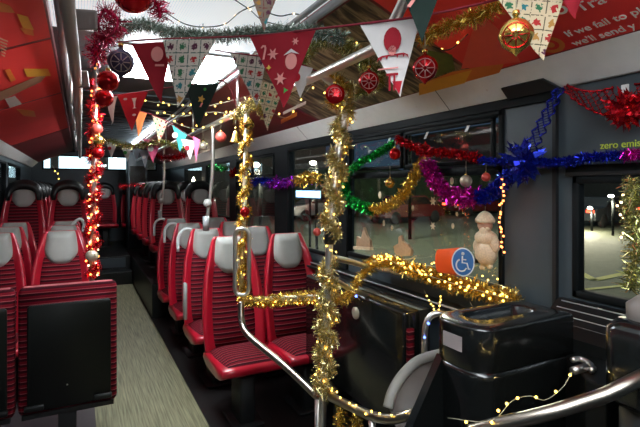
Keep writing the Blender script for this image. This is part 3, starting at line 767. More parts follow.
# orange wheelchair sign
c=PX(463,262,1.44)
e=empty('wheelchair_sign',c,'orange wall sign with a round blue wheelchair symbol under the big window','sign')
nrm=Vector((-.62,-.75,.12)).normalized(); ux=Vector((0,0,1)).cross(nrm).normalized(); uy=nrm.cross(ux)
rd=.060; vs=[];n=32
back=c-nrm*0+ux*(-.0)
body=MB()
fr_=[c+ux*rd*.77*math.cos(2*PI*k/n)+uy*rd*1.02*math.sin(2*PI*k/n) for k in range(n)]
bc=c-Vector((0,0,0))-nrm*.03+ (-ux)*.088
bk_=[bc+ux*rd*.45*math.cos(2*PI*k/n)-nrm*.02+uy*rd*.98*max(-.85,min(.85,math.sin(2*PI*k/n)*1.1)) for k in range(n)]
fs=[(i,(i+1)%n,n+(i+1)%n,n+i) for i in range(n)]+[tuple(range(n))[::-1],tuple(range(n,2*n))]
body.add(fr_+bk_,fs); body.build('orange_body',M['orange'],e,bevel=.003)
dsk=[c+nrm*.002+ux*rd*.78*math.cos(2*PI*k/n)+uy*rd*math.sin(2*PI*k/n) for k in range(n)]
MB().prism(dsk,nrm*.003).build('rim',M['white'],e)
dsk=[c+nrm*.004+ux*rd*.70*math.cos(2*PI*k/n)+uy*rd*.91*math.sin(2*PI*k/n) for k in range(n)]
MB().prism(dsk,nrm*.003).build('blue_disc',M['blue'],e)
def loc2(a,b,o_=.0085): return c+nrm*o_+ux*(a*rd*.85)+uy*(b*rd)
sm=MB(); r_=.0035
sm.ball(loc2(-.02,.58),.0068)
sm.tube([loc2(-.05,.42),loc2(-.08,-.05),loc2(.30,-.08),loc2(.42,-.50),loc2(.55,-.46)],r_,6)
sm.tube([loc2(-.04,.18),loc2(.24,.16)],r_*.8,6)
sm.tube([loc2(-.13+.42*math.cos(t),-.22+.42*math.sin(t)) for t in [math.radians(a) for a in range(110,345,15)]],r_,6)
sm.build('wheelchair_symbol',M['white'],e)
wr=MB().tube([c-nrm*.03-ux*.04,Vector((1.62,(c.y+.08),c.z-.02))],.012,8).build('stem',M['black_plastic'],e)

# black console
e=empty('console_box',(1.22,1.14,0),'large glossy black console box with a recessed top tray, lower right','console')
x0,x1,y0,y1,zt=1.05,1.49,1.02,1.25,1.092
# body: rounded left corners
def outline(x0,x1,y0,y1,rl,rr,n=7,dx=0):
    pts=[]
    for (cx,cy,r,t0) in ((x1-rr,y1-rr,rr,0),(x0+rl,y1-rl,rl,90),(x0+rl,y0+rl,rl,180),(x1-rr,y0+rr,rr,270)):
        for k in range(n):
            t=math.radians(t0+90*k/(n-1)); pts.append((cx+r*math.cos(t),cy+r*math.sin(t)))
    return pts
def loft(m,levels,capb=True,capt=True):
    n=len(levels[0][0]); vs=[];fs=[]
    for (o_,z) in levels: vs+=[Vector((x,y,z)) for x,y in o_]
    for l in range(len(levels)-1):
        for i in range(n): j=(i+1)%n; fs.append((l*n+i,l*n+j,(l+1)*n+j,(l+1)*n+i))
    if capb: fs.append(tuple(reversed(range(n))))
    if capt: fs.append(tuple(range((len(levels)-1)*n,len(levels)*n)))
    m.add(vs,fs,True); return m
O=lambda g: outline(x0+g,x1-g,y0+g,y1-g,.085,.018)
loft(MB(),[(O(.02),0.003),(O(.012),.5),(O(.002),.93),(O(.002),.955)]).build('lower_body',M['black_gloss'],e)
I=outline(x0+.09,x1-.07,y0+.085,y1-.045,.045,.035)
def grow(o_,g):
    mx=sum(p[0] for p in o_)/len(o_); my=sum(p[1] for p in o_)/len(o_)
    return [(mx+(x-mx)*(1-g),my+(y-my)*(1-g)) for x,y in o_]
loft(MB(),[(O(.002),.957),(O(0),.961),(O(0),zt-.010),(O(.002),zt-.003),(O(.007),zt),(grow(I,-.06),zt),(I,zt-.006),(grow(I,.06),zt-.05)]).build('top_housing',M['black_gloss'],e)
lb=PY(454,340,y0-.0005)
MB().prism([PY(446,331,1.03)+Vector((0,0,0)),PY(462,334,1.03),PY(462,350,1.03),PY(446,347,1.03)],(0,-.003,0)) if False else None
# label on the rounded left corner
cc=Vector((x0+.085,y0+.085,0)); vs=[];fs=[]
path=[(x0,y0+.155),(x0,y0+.135),(x0,y0+.12),(x0,y0+.085)]+[(cc.x+.085*math.cos(t),cc.y+.085*math.sin(t)) for t in [math.radians(q) for q in (184,188)]]
for (x,y) in path:
    dx,dy=(-1,0) if y>=y0+.085 else ((x-cc.x)/.085,(y-cc.y)/.085)
    for z in (1.010,1.056):
        for g in (.0006,.0026): vs.append(Vector((x+dx*g,y+dy*g,z)))
K=len(path)-1
for k in range(K):
    a=4*k;b=4*(k+1); fs+=[(a+1,b+1,b+3,a+3),(a,a+2,b+2,b),(a,b,b+1,a+1),(a+2,a+3,b+3,b+2)]
fs+=[(0,1,3,2),(4*K,4*K+2,4*K+3,4*K+1)]
o=MB().add(vs,fs).build('label_plate',M['label'],e)
q=[PY(x,y,1.19) for x,y in ((443,356),(410,432),(400,520),(470,520),(470,356))]
MB().prism(q,(0,.03,0)).build('side_skirt',M['black_gloss'],e)
# grey moulded backrest curve left of the console
e=empty('grey_seat_shell',P(415,400,1.75),'grey moulded seat back curving up behind the black console','seat back')
rim=spline([P(388,408,1.78),P(392,393,1.80),P(402,376,1.84),P(418,361,1.88),P(440,354,1.90),P(462,352,1.9)],6)
MB().tube(rim,[.020]*len(rim),10).build('rim',M['headrest'],e)
inner=[p+Vector((0.01,.01,-.0)) for p in rim]
lowr=[P(400+62*k/(len(rim)-1),440-10*k/(len(rim)-1),1.74) for k in range(len(rim))]
vs=inner+lowr+[p+Vector((.01,.02,0)) for p in inner]+[p+Vector((.01,.02,0)) for p in lowr]; L_=len(rim); fs=[]
for i in range(L_-1): fs+=[(i,i+1,L_+i+1,L_+i),(2*L_+i,3*L_+i,3*L_+i+1,2*L_+i+1),(i,2*L_+i,2*L_+i+1,i+1)]
MB().add(vs,fs,True).build('inner_face',M['taupe'],e)
# small chrome loop with blue bulbs
lp=spline([P(424,368,1.98),P(425,330,1.98),P(430,317,1.98),P(438,313,1.98),P(446,317,1.98),P(449,330,1.98),P(449,352,1.98)],5)
tag(MB().tube(lp,.013,10).build('grab_loop',M['chrome']),'small upright steel loop just left of the black console','grab handle')
# seat back at right edge
e=empty('front_seat_back',(1.40,.62,0),'black rounded seat back with grey headrest at the right photo edge','seat back')
MB().rbox(1.165,1.60,.60,.74,.98,1.19,.05,'z',6).build('black_shell',M['black_gloss'],e)
MB().rbox(1.215,1.57,.61,.72,1.16,1.245,.05,'z',6).build('headrest',M['taupe'],e)
MB().rbox(1.2,1.56,.64,.72,.0,1.0,.03).build('support',M['black_matt'],e)
# side ledge with steel latch
struct(MB().prism([Vector(p) for p in ((1.65,.80,0),(1.65,1.015,0),(1.43,1.015,0),(1.30,.86,0),(1.30,.80,0))],(0,0,.965)).build('trim_side_ledge',M['black_plastic'],bevel=.006))
lt=P(583,367,1.5)
e=empty('steel_latch',(1.48,.95,.966),'curved steel latch on the dark ledge right of the black console','latch')
l0=PZ(574,372,.985); l1=PZ(588,366,.985)
MB().tube(spline([PZ(572,360,.99),PZ(580,359,.99),PZ(590,364,.985),PZ(592,371,.98)],5),.009,8).build('loop',M['chrome'],e)
MB().tube([PZ(573,371,.985),PZ(586,367,.985)],.012,10).build('pin',M['chrome'],e)
MB().lathe(PZ(589,369,.968),[(.02,0),(.02,.008),(.008,.010)],14).build('washer',M['chrome'],e)

# ceiling boxes upper-left
for (pts,lab) in (([(67,8),(97,10),(98,30),(72,31)],'larger taupe plastic box under the ceiling, upper left'),([(75,72),(88,72),(90,88),(77,88)],'small taupe plastic box beside the left handrail')):
    q=[P(x,y,1.80 if pts[0][1]<20 else 2.35) for x,y in pts]
    tag(MB().prism(q,ray(80,30)*.10).build('ceiling_box',M['taupe'],bevel=.008),lab,'box')

# ------------------------------------------------------------------ tinsel
def tinsel(name,pts,n,ln,wd,mat,label,cat='tinsel garland',core=.25,group=None,coreR=.006,coremat=None):
    m=MB(); m.tube(pts,coreR,6); m.tinsel(pts,n,ln,wd,core)
    o=m.build(name,mat); return tag(o,label,cat,group)
def coil_(ya,yb,rad,turns,n,i):
    k=i/n; q=2*PI*turns*k; return p1at(ya+(yb-ya)*k)+Vector((math.cos(q),math.sin(q),0))*rad
def coil(a,b,rad,turns,n):
    out=[]; ax=(b-a); t=ax.normalized(); u=t.orthogonal().normalized(); v=t.cross(u)
    for i in range(n+1):
        k=i/n; q=2*PI*turns*k; out.append(a+ax*k+(u*math.cos(q)+v*math.sin(q))*rad)
    return out
tinsel('tinsel_garland',[coil_(84,236,.022,5,70,i) for i in range(71)],6500,.037,.003,M['champ'],'champagne tinsel wound round the nearest pole, upper length')
tinsel('tinsel_garland',[coil_(262,396,.021,5,60,i) for i in range(61)],6500,.038,.003,M['champ'],'champagne tinsel wound round the nearest pole, lower length')
tinsel('tinsel_garland',coil(p2at(120),p2at(296),.018,7,90),4600,.034,.003,M['gold'],'gold tinsel wound round the pole by the front right seat')
tinsel('tinsel_garland',spline([p2b,p2b.lerp(q1,.3)-Vector((0,0,.012)),p2b.lerp(q1,.7)+Vector((0,0,.004)),q1],8),2200,.036,.003,M['gold'],'gold tinsel along the rail between the two poles')
tinsel('tinsel_garland',spline([q1,P(340,300,2.1),P(352,290,2.3),P(362,275,2.45),P(378,262,2.6)],6),900,.032,.0035,M['gold'],'short gold tinsel from the champagne pole to the wall rail')
tinsel('tinsel_garland',spline([PX(366,266,1.53),PX(385,261,1.54),PX(405,268,1.54),PX(430,275,1.54),PX(455,284,1.54),PX(480,290,1.55),PX(505,297,1.56),PX(516,300,1.56)],6),4200,.044,.0038,M['gold'],'thick gold tinsel garland on the wall rail under the big window')
tinsel('tinsel_garland',coil(p3at(80),p3at(276),.020,8,90),4600,.042,.0035,M['redfoil'],'red tinsel wound round the left pole')
tinsel('tinsel_garland',spline([P(96,30,1.9),P(104,10,1.9),P(118,20,1.9),P(112,34,1.9),P(100,42,2.0),P(96,60,2.2)],6),900,.055,.0035,M['crimson'],'spiky crimson tinsel clump at the top left of the picture')
tinsel('tinsel_garland',spline([P(144,-8,1.8),P(158,6,1.8),P(160,18,1.8)],6),240,.045,.0035,M['crimson'],'small crimson tinsel tuft right of the big red bauble')
tinsel('tinsel_garland',spline([P(112,35,2.2),P(140,24,2.15),P(170,32,2.1),P(210,36,2.05),P(250,33,2.0),P(300,30,1.95),P(345,38,1.9)],6),4600,.036,.003,M['frost'],'frosty green and white garland across the bus behind the front bunting')
tinsel('tinsel_garland',spline([P(256,96,2.5),P(285,88,2.35),onR(300,60,.10),onR(312,42,.10),onR(330,38,.09),onR(352,52,.07),onR(378,78,.05),onR(352,92,.05),onR(330,76,.06)],6),4600,.046,.0035,M['greengold'],'mixed green-gold garland looping under the right ceiling cove')
tinsel('tinsel_garland',spline([onR(420,42,.06),onR(438,30,.06),onR(460,22,.06),onR(485,12,.06),onR(500,2,.06)],6),1500,.034,.003,M['gold'],'narrow gold tinsel above the salmon advert block')
tinsel('tinsel_garland',spline([P(106,140,4.2),P(130,146,4.2),P(160,142,4.1),P(185,148,4.0),P(205,143,3.8)],6),1500,.038,.004,M['greengold'],'green and gold garland across the aisle behind the small flags')
tinsel('tinsel_garland',spline([P(150,152,4.6),P(165,158,4.6),P(185,155,4.5)],6),700,.04,.004,M['redfoil'],'dark red tinsel hanging under the small flags')
tinsel('tinsel_garland',spline([P(120,187,7.2),P(134,185,7.2),P(148,186,7.1),P(155,184,7.0)],5),450,.05,.006,M['redfoil'],'red tinsel strung across the rear of the aisle')
tinsel('tinsel_garland',spline([P(146,184,7.1),P(148,192,7.1),P(147,200,7.1)],5),200,.045,.006,M['greenfoil'],'tiny green tinsel tail hanging at the rear')
tinsel('tinsel_clump',spline([P(234,118,2.75),P(244,108,2.7),P(256,105,2.6),P(270,116,2.6)],5),700,.045,.004,M['champ'],'champagne tinsel clump at the top of the gold-wrapped pole')
tinsel('tinsel_clump',spline([P(332,78,2.05),P(345,92,2.05),P(330,104,2.1)],5),500,.045,.004,M['gold'],'gold tinsel clump at the top of the champagne-wrapped pole')
tinsel('tinsel_clump',coil(cn,cn+Vector((-.05,-.02,0)),.012,2,14),420,.05,.003,M['champ'],'spiky pale tinsel tuft on the steel end bracket')
XW=1.585
def wx(L): return spline([PX(x,y,XW) for x,y in L],6)
def bow(c,r,n,mat,name,label,rx=Vector((0,1,0)),rz=Vector((0,0,1)),cat='foil bow'):
    m=MB(); nn=rx.cross(rz)
    for k in range(n):
        t=2*PI*k/n+R.random()*.3; d=rx*math.cos(t)+rz*math.sin(t); d=(d+nn*R.uniform(-.7,.7)).normalized(); s_=d.cross(nn).normalized(); s_=(s_+nn*R.uniform(-.8,.8)).normalized()
        l=r*R.uniform(.5,1.05); w_=r*.10
        tip=c+d*l; md=c+d*l*.55+nn*R.uniform(-.02,.02)
        m.add([c-s_*w_*.4,c+s_*w_*.4,md+s_*w_,md-s_*w_,tip],[(0,1,2,3),(3,2,4)])
        for q in range(3):
            b=c+d*l*(.3+.2*q); m.add([b-s_*w_*1.3,b+s_*w_*1.3,b+d*l*.16+nn*.006],[(0,1,2)])
    m.ball(c,r*.16); o=m.build(name,mat); return tag(o,label,cat)
tinsel('foil_garland',wx([(393,143),(380,152),(365,160),(350,170),(345,180)]),1700,.028,.005,M['greenfoil'],'green foil garland, upper arm at the left of the big window')
tinsel('foil_garland',wx([(344,178),(346,195),(355,203),(372,209)]),1700,.040,.006,M['greenfoil'],'green foil garland, lower loop at the left of the big window')
tinsel('foil_garland',wx([(373,209),(388,206),(402,196),(412,180),(424,162)]),1700,.036,.005,M['gold'],'gold foil garland looping up across the big window')
tinsel('foil_garland',wx([(397,139),(410,145),(425,151),(450,153),(480,158)]),1700,.026,.005,M['redfoil'],'red foil garland across the big window top')
tinsel('foil_garland',wx([(427,162),(434,178),(444,191),(460,197),(478,196)]),2400,.042,.006,M['magenta'],'magenta foil garland looping across the big window')
tinsel('foil_garland',wx([(478,197),(490,194),(500,185),(512,172)]),1200,.036,.005,M['bluefoil'],'blue foil garland rising from the magenta loop')
tinsel('foil_garland',wx([(478,159),(495,161),(515,163)]),550,.018,.004,M['bluefoil'],'thin blue foil garland between the red garland and the blue bow')
tinsel('foil_garland',wx([(530,163),(560,162),(590,157),(625,155)]),1900,.020,.004,M['bluefoil'],'straight blue foil garland along the panel over the front window')
tinsel('foil_garland',wx([(624,156),(640,154),(660,152)]),600,.022,.004,M['magenta'],'magenta foil garland end at the right photo edge')
bow(PX(424,150,XW-.01),.065,34,M['redfoil'],'foil_bow','red foil bow on the big window')
bow(PX(524,162,XW-.02),.105,90,M['bluefoil'],'foil_bow','big blue foil bow on the grey pillar')
bow(PX(627,108,XW-.02),.082,80,M['redfoil'],'foil_bow','big red foil bow above the "zero emis" lettering')
def net(a,b,wa,wb,up,mat,label,sag=0.0,n=26):
    """honeycomb foil net: crossing foil ribbons"""
    m=MB(); 
    def pt(k,v): 
        p=a.lerp(b,k)+up*((wa+(wb-wa)*k)*v); p.z-=sag*4*k*(1-k); p.x-=.012*math.sin(k*40+v*9); return p
    rows=6
    for i in range(n):
        for j in range(rows):
            s0=(j-rows/2)/rows; s1=(j+1-rows/2)/rows; k0=i/n; k1=(i+1)/n
            if (i+j)%2==0: A,B=pt(k0,s0),pt(k1,s1)
            else: A,B=pt(k0,s1),pt(k1,s0)
            m.tube([A,B],.0016,4)
    for v in (-.5,.5): m.tube([pt(i/n,v) for i in range(n+1)],.004,5)
    o=m.build('foil_net_streamer',mat); return tag(o,label,'foil streamer')
net(PX(530,150,XW-.01),PX(560,88,XW-.01),.05,.03,Vector((0,-1,-.2)),M['bluefoil'],'blue honeycomb foil streamer rising from the blue bow')
net(PX(480,200,XW+.0),PX(515,172,XW-.01),.03,.05,Vector((0,.5,1)),M['bluefoil'],'blue honeycomb foil streamer below the blue bow',0,14)
net(PX(566,88,XW-.01),PX(615,102,XW-.01),.03,.10,Vector((0,.1,1)),M['redfoil'],'red honeycomb foil streamer left of the red bow',.02)
net(PX(636,100,XW-.01),PX(665,90,XW-.01),.10,.05,Vector((0,.1,1)),M['redfoil'],'red honeycomb foil streamer right of the red bow',.0,12)
# distant window tinsel
XV=1.58
def wv(L): return spline([PX(x,y,XV) for x,y in L],5)
tinsel('foil_garland',wv([(251,184),(262,180),(272,184)]),400,.05,.008,M['bluefoil'],'short blue foil garland behind the gold-wrapped pole')
tinsel('foil_garland',wv([(268,184),(280,183),(296,181)]),500,.05,.008,M['purple'],'short purple foil garland on the second window')
tinsel('foil_garland',wv([(296,181),(304,178),(318,178)]),500,.05,.008,M['gold'],'short gold foil garland on the second window')
tinsel('foil_garland',wv([(210,166),(220,168),(226,168)]),200,.05,.008,M['greenfoil'],'faint green foil garland on the far window')
bow(PX(233,173,XV),.11,26,M['redfoil'],'foil_bow','red foil bow on the far right window')
bow(PX(277,183,XV),.10,24,M['purple'],'foil_bow','purple foil bow beside the gold-wrapped pole')
bow(PX(308,178,XV),.09,24,M['gold'],'foil_bow','gold foil bow left of the champagne-wrapped pole')
# tinsel by the front window, right edge
tinsel('tinsel_garland',spline([PX(634,178,1.5),PX(632,210,1.5),PX(636,250,1.5),PX(630,290,1.5)],6),900,.035,.0035,M['greengold'],'green-gold tinsel hanging down the right photo edge')
# hanging bits under curved rail
for (x,y,lab) in ((340,412,'first'),(356,421,'second')):
    tinsel('tinsel_tail',spline([P(x,y-5,1.9),P(x+1,y+6,1.9),P(x,y+18,1.9)],4),160,.03,.003,M['gold'],'gold tinsel tail hanging under the curved rail, '+('near the pole' if x<350 else 'further right'))

# ------------------------------------------------------------------ light strings
bulbmesh={}; glowd={}; cnt_=[0]
GLOWC={'warm_bulb':((1,.70,.25),1.3),'red_amber_bulb':((1,.25,.08),1.0)}
def bulbs(e,pts,spacing,mat,rad,jit=.012):
    pts=[Vector(p) for p in pts]; acc=0; out=[]
    for i in range(len(pts)-1):
        L=(pts[i+1]-pts[i]).length; t=spacing-acc if acc>0 else 0
        t=(spacing-acc)
        while t<=L:
            out.append(pts[i].lerp(pts[i+1],t/L)); t+=spacing
        acc=(acc+L)%spacing
    key=(mat.name,rad)
    for p in out[:98]:
        p=p+Vector((R.uniform(-jit,jit),R.uniform(-jit,jit),R.uniform(-jit,jit)))
        if key not in bulbmesh:
            o=MB().ball((0,0,0),rad,u=8,v=5).build('bulb',mat,None,loc=(0,0,0)); bulbmesh[key]=o.data
        else:
            o=bpy.data.objects.new('bulb',bulbmesh[key]); COL.objects.link(o)
        o.parent=e; o.location=p-Vector(e['_o'])
        cnt_[0]+=1
        if cnt_[0]%(2 if spacing==.061 else 7)==(1 if spacing==.061 else 3) and mat.name in GLOWC and not (mat.name=='red_amber_bulb' and rad<.005):
            k2=mat.name
            if k2 not in glowd:
                ld=bpy.data.lights.new('bulb_glow','POINT'); ld.energy=GLOW*GLOWC[k2][1]; ld.color=GLOWC[k2][0]; ld.shadow_soft_size=rad; glowd[k2]=ld
            lo=bpy.data.objects.new('bulb_glow',glowd[k2]); COL.objects.link(lo); lo.parent=o
def lights(pts,label,spacing=.06,mat='bulb_w',rad=.0038,jit=.02,wire='clearwire',wr=.0012):
    e=empty('fairy_light_string',pts[0],label,'string lights')
    MB().tube(pts,wr,4).build('wire',M[wire],e)
    bulbs(e,pts,spacing,M[mat],rad,jit); return e
lights([coil_(90,392,.034,9,120,i) for i in range(121)],'warm fairy lights wound round the champagne-wrapped pole',.042,jit=.012)
lights(coil(p2at(125),p2at(298),.028,9,120),'warm fairy lights wound round the gold-wrapped pole',.05,jit=.01)
lights(spline([p2b,p2b.lerp(q1,.5)+Vector((0,0,-.02)),q1],12),'warm fairy lights along the rail between the poles',.035,jit=.02)
lights(spline([PX(366,264,1.50),PX(385,259,1.49),PX(405,268,1.48),PX(430,276,1.48),PX(455,284,1.48),PX(480,291,1.49),PX(510,299,1.5)],10),'warm fairy lights in the gold garland under the big window',.017,rad=.0046,jit=.026)
lights(spline([PX(372,258,1.56),PX(405,262,1.56),PX(440,268,1.57),PX(500,285,1.58)],10),'second row of warm fairy lights against the big window',.04,jit=.018)
lights(coil(p3at(78),p3at(276),.030,13,160),'red and amber fairy lights wound round the left pole',.042,'bulb_r',.0065,.012)
lights(coil(p3at(170),p3at(278),.026,9,120),'pale fairy lights low on the left pole',.06,'bulb_c',.006,.012)
lights(spline([P(331,392,1.95),P(348,402,1.83),P(372,413,1.69),P(392,416,1.61),P(412,411,1.57),P(432,404,1.59)],6),'warm fairy lights on the curved rail below the champagne-wrapped pole',.05,jit=.012)
lights(spline([P(448,418,1.2),P(490,421,1.12),P(512,401,1.25),P(530,396,1.26),P(545,400,1.26),P(562,388,1.27),P(572,372,1.28)],6),'warm fairy lights draped in front of the black console',.061,jit=.006)
lights(spline([PX(424,290,1.5),PX(430,302,1.45),P(438,312,1.98),PX(441,296,1.5)],6),'short fairy light strand down to the small steel loop',.05,jit=.002)
lights([P(424,352,1.96),P(425,332,1.96),P(430,320,1.96),P(438,316,1.96)],'blue fairy lights on the small steel loop',.06,'bulb_b',.005,.002)
lights([P(350,288,2.3),P(356,296,2.3),P(360,300,2.3)],'pair of blue lights near the folded bench',.05,'bulb_b',.006,.0)
lights([PX(470,302,1.5),PX(474,309,1.5),PX(478,312,1.5)],'pair of blue lights above the black console',.035,'bulb_b',.006,.0)
lights([PX(503,176,1.56),PX(502,200,1.56),PX(500,225,1.56),PX(503,256,1.56)],'red-amber fairy lights hanging at the right side of the big window',.016,'bulb_r',.0045,.008)
lights(spline([PX(626,186,1.54),PX(622,204,1.54),PX(625,225,1.54),PX(622,245,1.54)],5),'pale fairy lights hanging at the right of the front window',.022,'bulb_c',.004,.01)
# ceiling strings on dark wire
def cz(L,z=2.27): return spline([PZ(x,y,z) for x,y in L],8)
lights(cz([(165,12),(185,24),(205,27),(225,24),(240,12),(256,5)]),'fairy lights on dark wire looping across the white ceiling',.12,'bulb_c',.004,.004,'wire',.003)
lights(cz([(232,-2),(250,10),(262,20),(280,25),(300,27),(318,20)]),'dark wired fairy lights beside the patterned flag at the top',.14,'bulb_c',.004,.004,'wire',.003)
lights(cz([(266,12),(280,16),(296,14),(318,20),(340,22)]),'dark wired fairy lights near the ceiling edge',.14,'bulb_c',.004,.004,'wire',.003)
lights(spline([onR(x,y,.04) for x,y in ((318,40),(350,42),(390,40),(425,44),(448,50),(468,34))],6),'fairy lights on dark wire in front of the brown advert',.10,'bulb_w',.004,.01,'wire',.0025)
for (a,b,c_,d_,lab) in (((140,100),(170,104),(205,106),(250,96),'upper'),((150,110),(180,116),(215,112),(240,118),'middle'),((170,120),(190,128),(210,126),(236,110),'lower')):
    lights(spline([P(*a,3.6),P(*b,3.5),P(*c_,3.4),P(*d_,3.2)],6),lab+' of three fairy light strings crossing behind the dark green flag',.075,'bulb_w',.006,.02)
lights(spline([P(100,60,2.3),P(96,72,2.4),P(104,90,2.4),P(98,110,2.5)],6),'amber fairy lights among the left baubles',.05,'bulb_r',.005,.02)
lights(spline([P(52,165,5.2),P(56,172,5.2),P(60,178,5.2)],4),'tiny amber lights above the raised left seats',.05,'bulb_w',.006,.03)
lights(spline([P(255,100,2.5),P(285,118,2.4),P(300,100,2.4),P(320,78,2.3),P(330,98,2.2)],6),'fairy lights hanging between the two wrapped poles',.09,'bulb_w',.0045,.015)

# ------------------------------------------------------------------ bunting
def poly(e,pts2,fr,mat,name,th=.0012,off=.002):
    """polygon given in a flag's own frame; fr=(origin,x,y,n)"""
    o_,x_,y_,n_=fr
    return MB().prism([o_+x_*a+y_*b+n_*off for a,b in pts2],n_*th).build(name,mat,e)
def star(cx,cy,r,k=.4,n=6):
    return [(cx+math.cos(PI*i/n)*(r if i%2==0 else r*k),cy+math.sin(PI*i/n)*(r if i%2==0 else r*k)) for i in range(2*n)]
def circ(cx,cy,r,ry=None,n=16): return [(cx+r*math.cos(2*PI*i/n),cy+(ry or r)*math.sin(2*PI*i/n)) for i in range(n)]
def flag(e,A,B,T,mat,motif=None,label=None):
    A,B,T=Vector(A),Vector(B),Vector(T)
    x_=(B-A).normalized(); n_=x_.cross(T-A).normalized()
    if n_.dot(CAM-A)<0: n_=-n_
    y_=n_.cross(x_)
    if y_.dot(T-A)>0: y_=-y_
    org=(A+B)/2; wd=(B-A).length; ty=(T-org).dot(y_); tx=(T-org).dot(x_)
    # cloth surface with a gentle billow, in its own local frame
    N=8; top=[];bot=[]
    vs=[];idx={}
    for i in range(N+1):
        k=i/N
        cnt=max(1,N-i)
        for j in range(cnt+1 if i<N else 1):
            u=(j/cnt-.5) if i<N else 0
            xx=u*wd*(1-k)+tx*k; yy=ty*k; zz=.006*math.sin(k*5+u*6+wd*40)*k
            idx[(i,j)]=len(vs); vs.append(Vector((xx,yy,zz)))
    nb=len(vs); vs+= [v+Vector((0,0,-.0016)) for v in vs]
    fs=[]
    for i in range(N):
        cnt=N-i
        cn_=max(1,N-i-1)
        for j in range(cnt):
            a=idx[(i,j)];b=idx[(i,j+1)]
            if i+1<N:
                c_=idx[(i+1,min(j,cn_))]; fs.append((a,c_,b)); fs.append((b+nb,c_+nb,a+nb))
                if j<cnt-1: d_=idx[(i+1,j+1)]; fs.append((b,c_,d_)); fs.append((d_+nb,c_+nb,b+nb))
            else:
                c_=idx[(N,0)]; fs.append((a,c_,b)); fs.append((b+nb,c_+nb,a+nb))
    m=MB().add(vs,fs,True)
    o=m.build('flag',mat,None,loc=(0,0,0)); o.parent=e
    Mx=Matrix(((x_.x,y_.x,n_.x,0),(x_.y,y_.y,n_.y,0),(x_.z,y_.z,n_.z,0),(0,0,0,1)))
    o.matrix_local=Matrix.Translation(org-Vector(e['_o']))@Mx
    if label: o['label']=label
    if motif:
        for (nm,pts,mm) in motif(wd,ty,tx):
            q=MB().prism([Vector((a,b,.0075)) for a,b in pts],(0,0,.001)).build(nm,mm,None,loc=(0,0,0)); q.parent=o
    return o
def m_red(w,ty,tx):
    L=-ty; return [('snowflake',star(-.03,-.07,.022),M['pinkink']),('snowflake',star(.0,-.155,.024),M['pinkink']),('snowflake',star(.055,-.035,.014),M['pinkink']),
      ('candy_cane',[(-.07,-.085),(-.063,-.085),(-.055,-.05),(-.058,-.038),(-.07,-.036),(-.078,-.045),(-.073,-.047),(-.068,-.042),(-.062,-.045),(-.063,-.053)],M['pinkink']),
      ('jolly_face',circ(.04,-.10,.022,.027),M['pinkink']),('face_hat',[(.012,-.078),(.04,-.058),(.07,-.078),(.04,-.070)],M['felt_white']),('gold_stars',star(-.045,-.115,.010,.5,4),M['gold_ink']),('leaf_print',star(.02,-.195,.012,.4,3),M['greenink'])]
def m_deer(w,ty,tx):
    r=M['felt_dkred']; return [('deer_head',circ(.012,-.055,.026,.036),r),('deer_nose',circ(.012,-.085,.012,.014),M['pinkink']),
      ('antlers',[(-.035,-.118),(-.03,-.103),(-.018,-.098),(.012,-.096),(.045,-.094),(.058,-.10),(.060,-.112),(.055,-.103),(.048,-.099),(.046,-.108),(.042,-.099),(.030,-.100),(.027,-.108),(.024,-.100),(0,-.101),(-.004,-.110),(-.008,-.102),(-.018,-.104),(-.022,-.114),(-.025,-.106)],r),
      ('deer_legs',[(-.005,-.15),(.03,-.15),(.03,-.157),(.022,-.157),(.022,-.20),(.016,-.20),(.016,-.157),(.008,-.157),(.008,-.20),(.002,-.20),(.002,-.157),(-.005,-.157)],r),
      ('small_print',[(-.03,-.135),(.03,-.133),(.03,-.137),(-.03,-.139)],M['pinkink']),('red_tip',[(tx*(1-.045/-ty)-.40*w*.045/-ty,ty+.045),(tx*(1-.045/-ty)+.40*w*.045/-ty,ty+.045),(tx*.98,ty+.006)],M['felt_red'])]
def m_balloon(w,ty,tx): return [('pink_circle',circ(.03,-.05,.027,.030),M['pinkink']),('small_print',[(.02,-.09),(.06,-.092),(.06,-.10),(.02,-.098)],M['pinkink'])]
def m_glass(w,ty,tx): return [('stem_print',[(.0,-.03),(.03,-.03),(.022,-.05),(.018,-.08),(.028,-.085),(.002,-.085),(.012,-.08),(.008,-.05)],M['felt_white']),('dash_print',circ(-.04,-.03,.012,.006),M['felt_white']),('dash_print',circ(.01,-.12,.012,.006),M['felt_white'])]
def m_gold(w,ty,tx): return [('gold_figure',star(-.0,-.08,.022,.5,5),M['gold_ink']),('green_mark',circ(.02,-.03,.008),M['greenink']),('cane_print',[(-.01,-.12),(0,-.12),(.01,-.10),(.0,-.10)],M['pinkink'])]
def m_small(mm): return lambda w,ty,tx: [('spot_print',circ(0,-.4*abs(ty),.16*w),mm)]
def bunting(label,tape,flags,d0=None,r=.0035):
    T=spline(tape,6); e=empty('bunting',T[0],label,'bunting')
    m=MB()
    m.tube(T,r,6).build('tape',M['tape'],e)
    for f in flags: flag(e,*f)
    return e
def fl(x0,y0,x1,y1,xt,yt,d0,d1,mat,mot=None): return (P(x0,y0,d0),P(x1,y1,d1),P(xt,yt,(d0+d1)/2),M[mat],mot)
bunting('front bunting of large flags strung across the bus on maroon tape',[P(118,42,2.05),P(160,39,1.95),P(250,36,1.72),P(316,29,1.50),P(360,24,1.40),P(415,17,1.32),P(470,6,1.28),P(520,-6,1.25)],
 [fl(131,44,172,41,161,103,1.92,1.88,'felt_dkred',m_balloon), fl(163,40,216,39,178,108,1.86,1.80,'grid'), fl(250,37,316,29,284,108,1.64,1.54,'felt_dkred',m_red),
  fl(360,25,420,18,400,97,1.40,1.33,'felt_white',m_deer)])
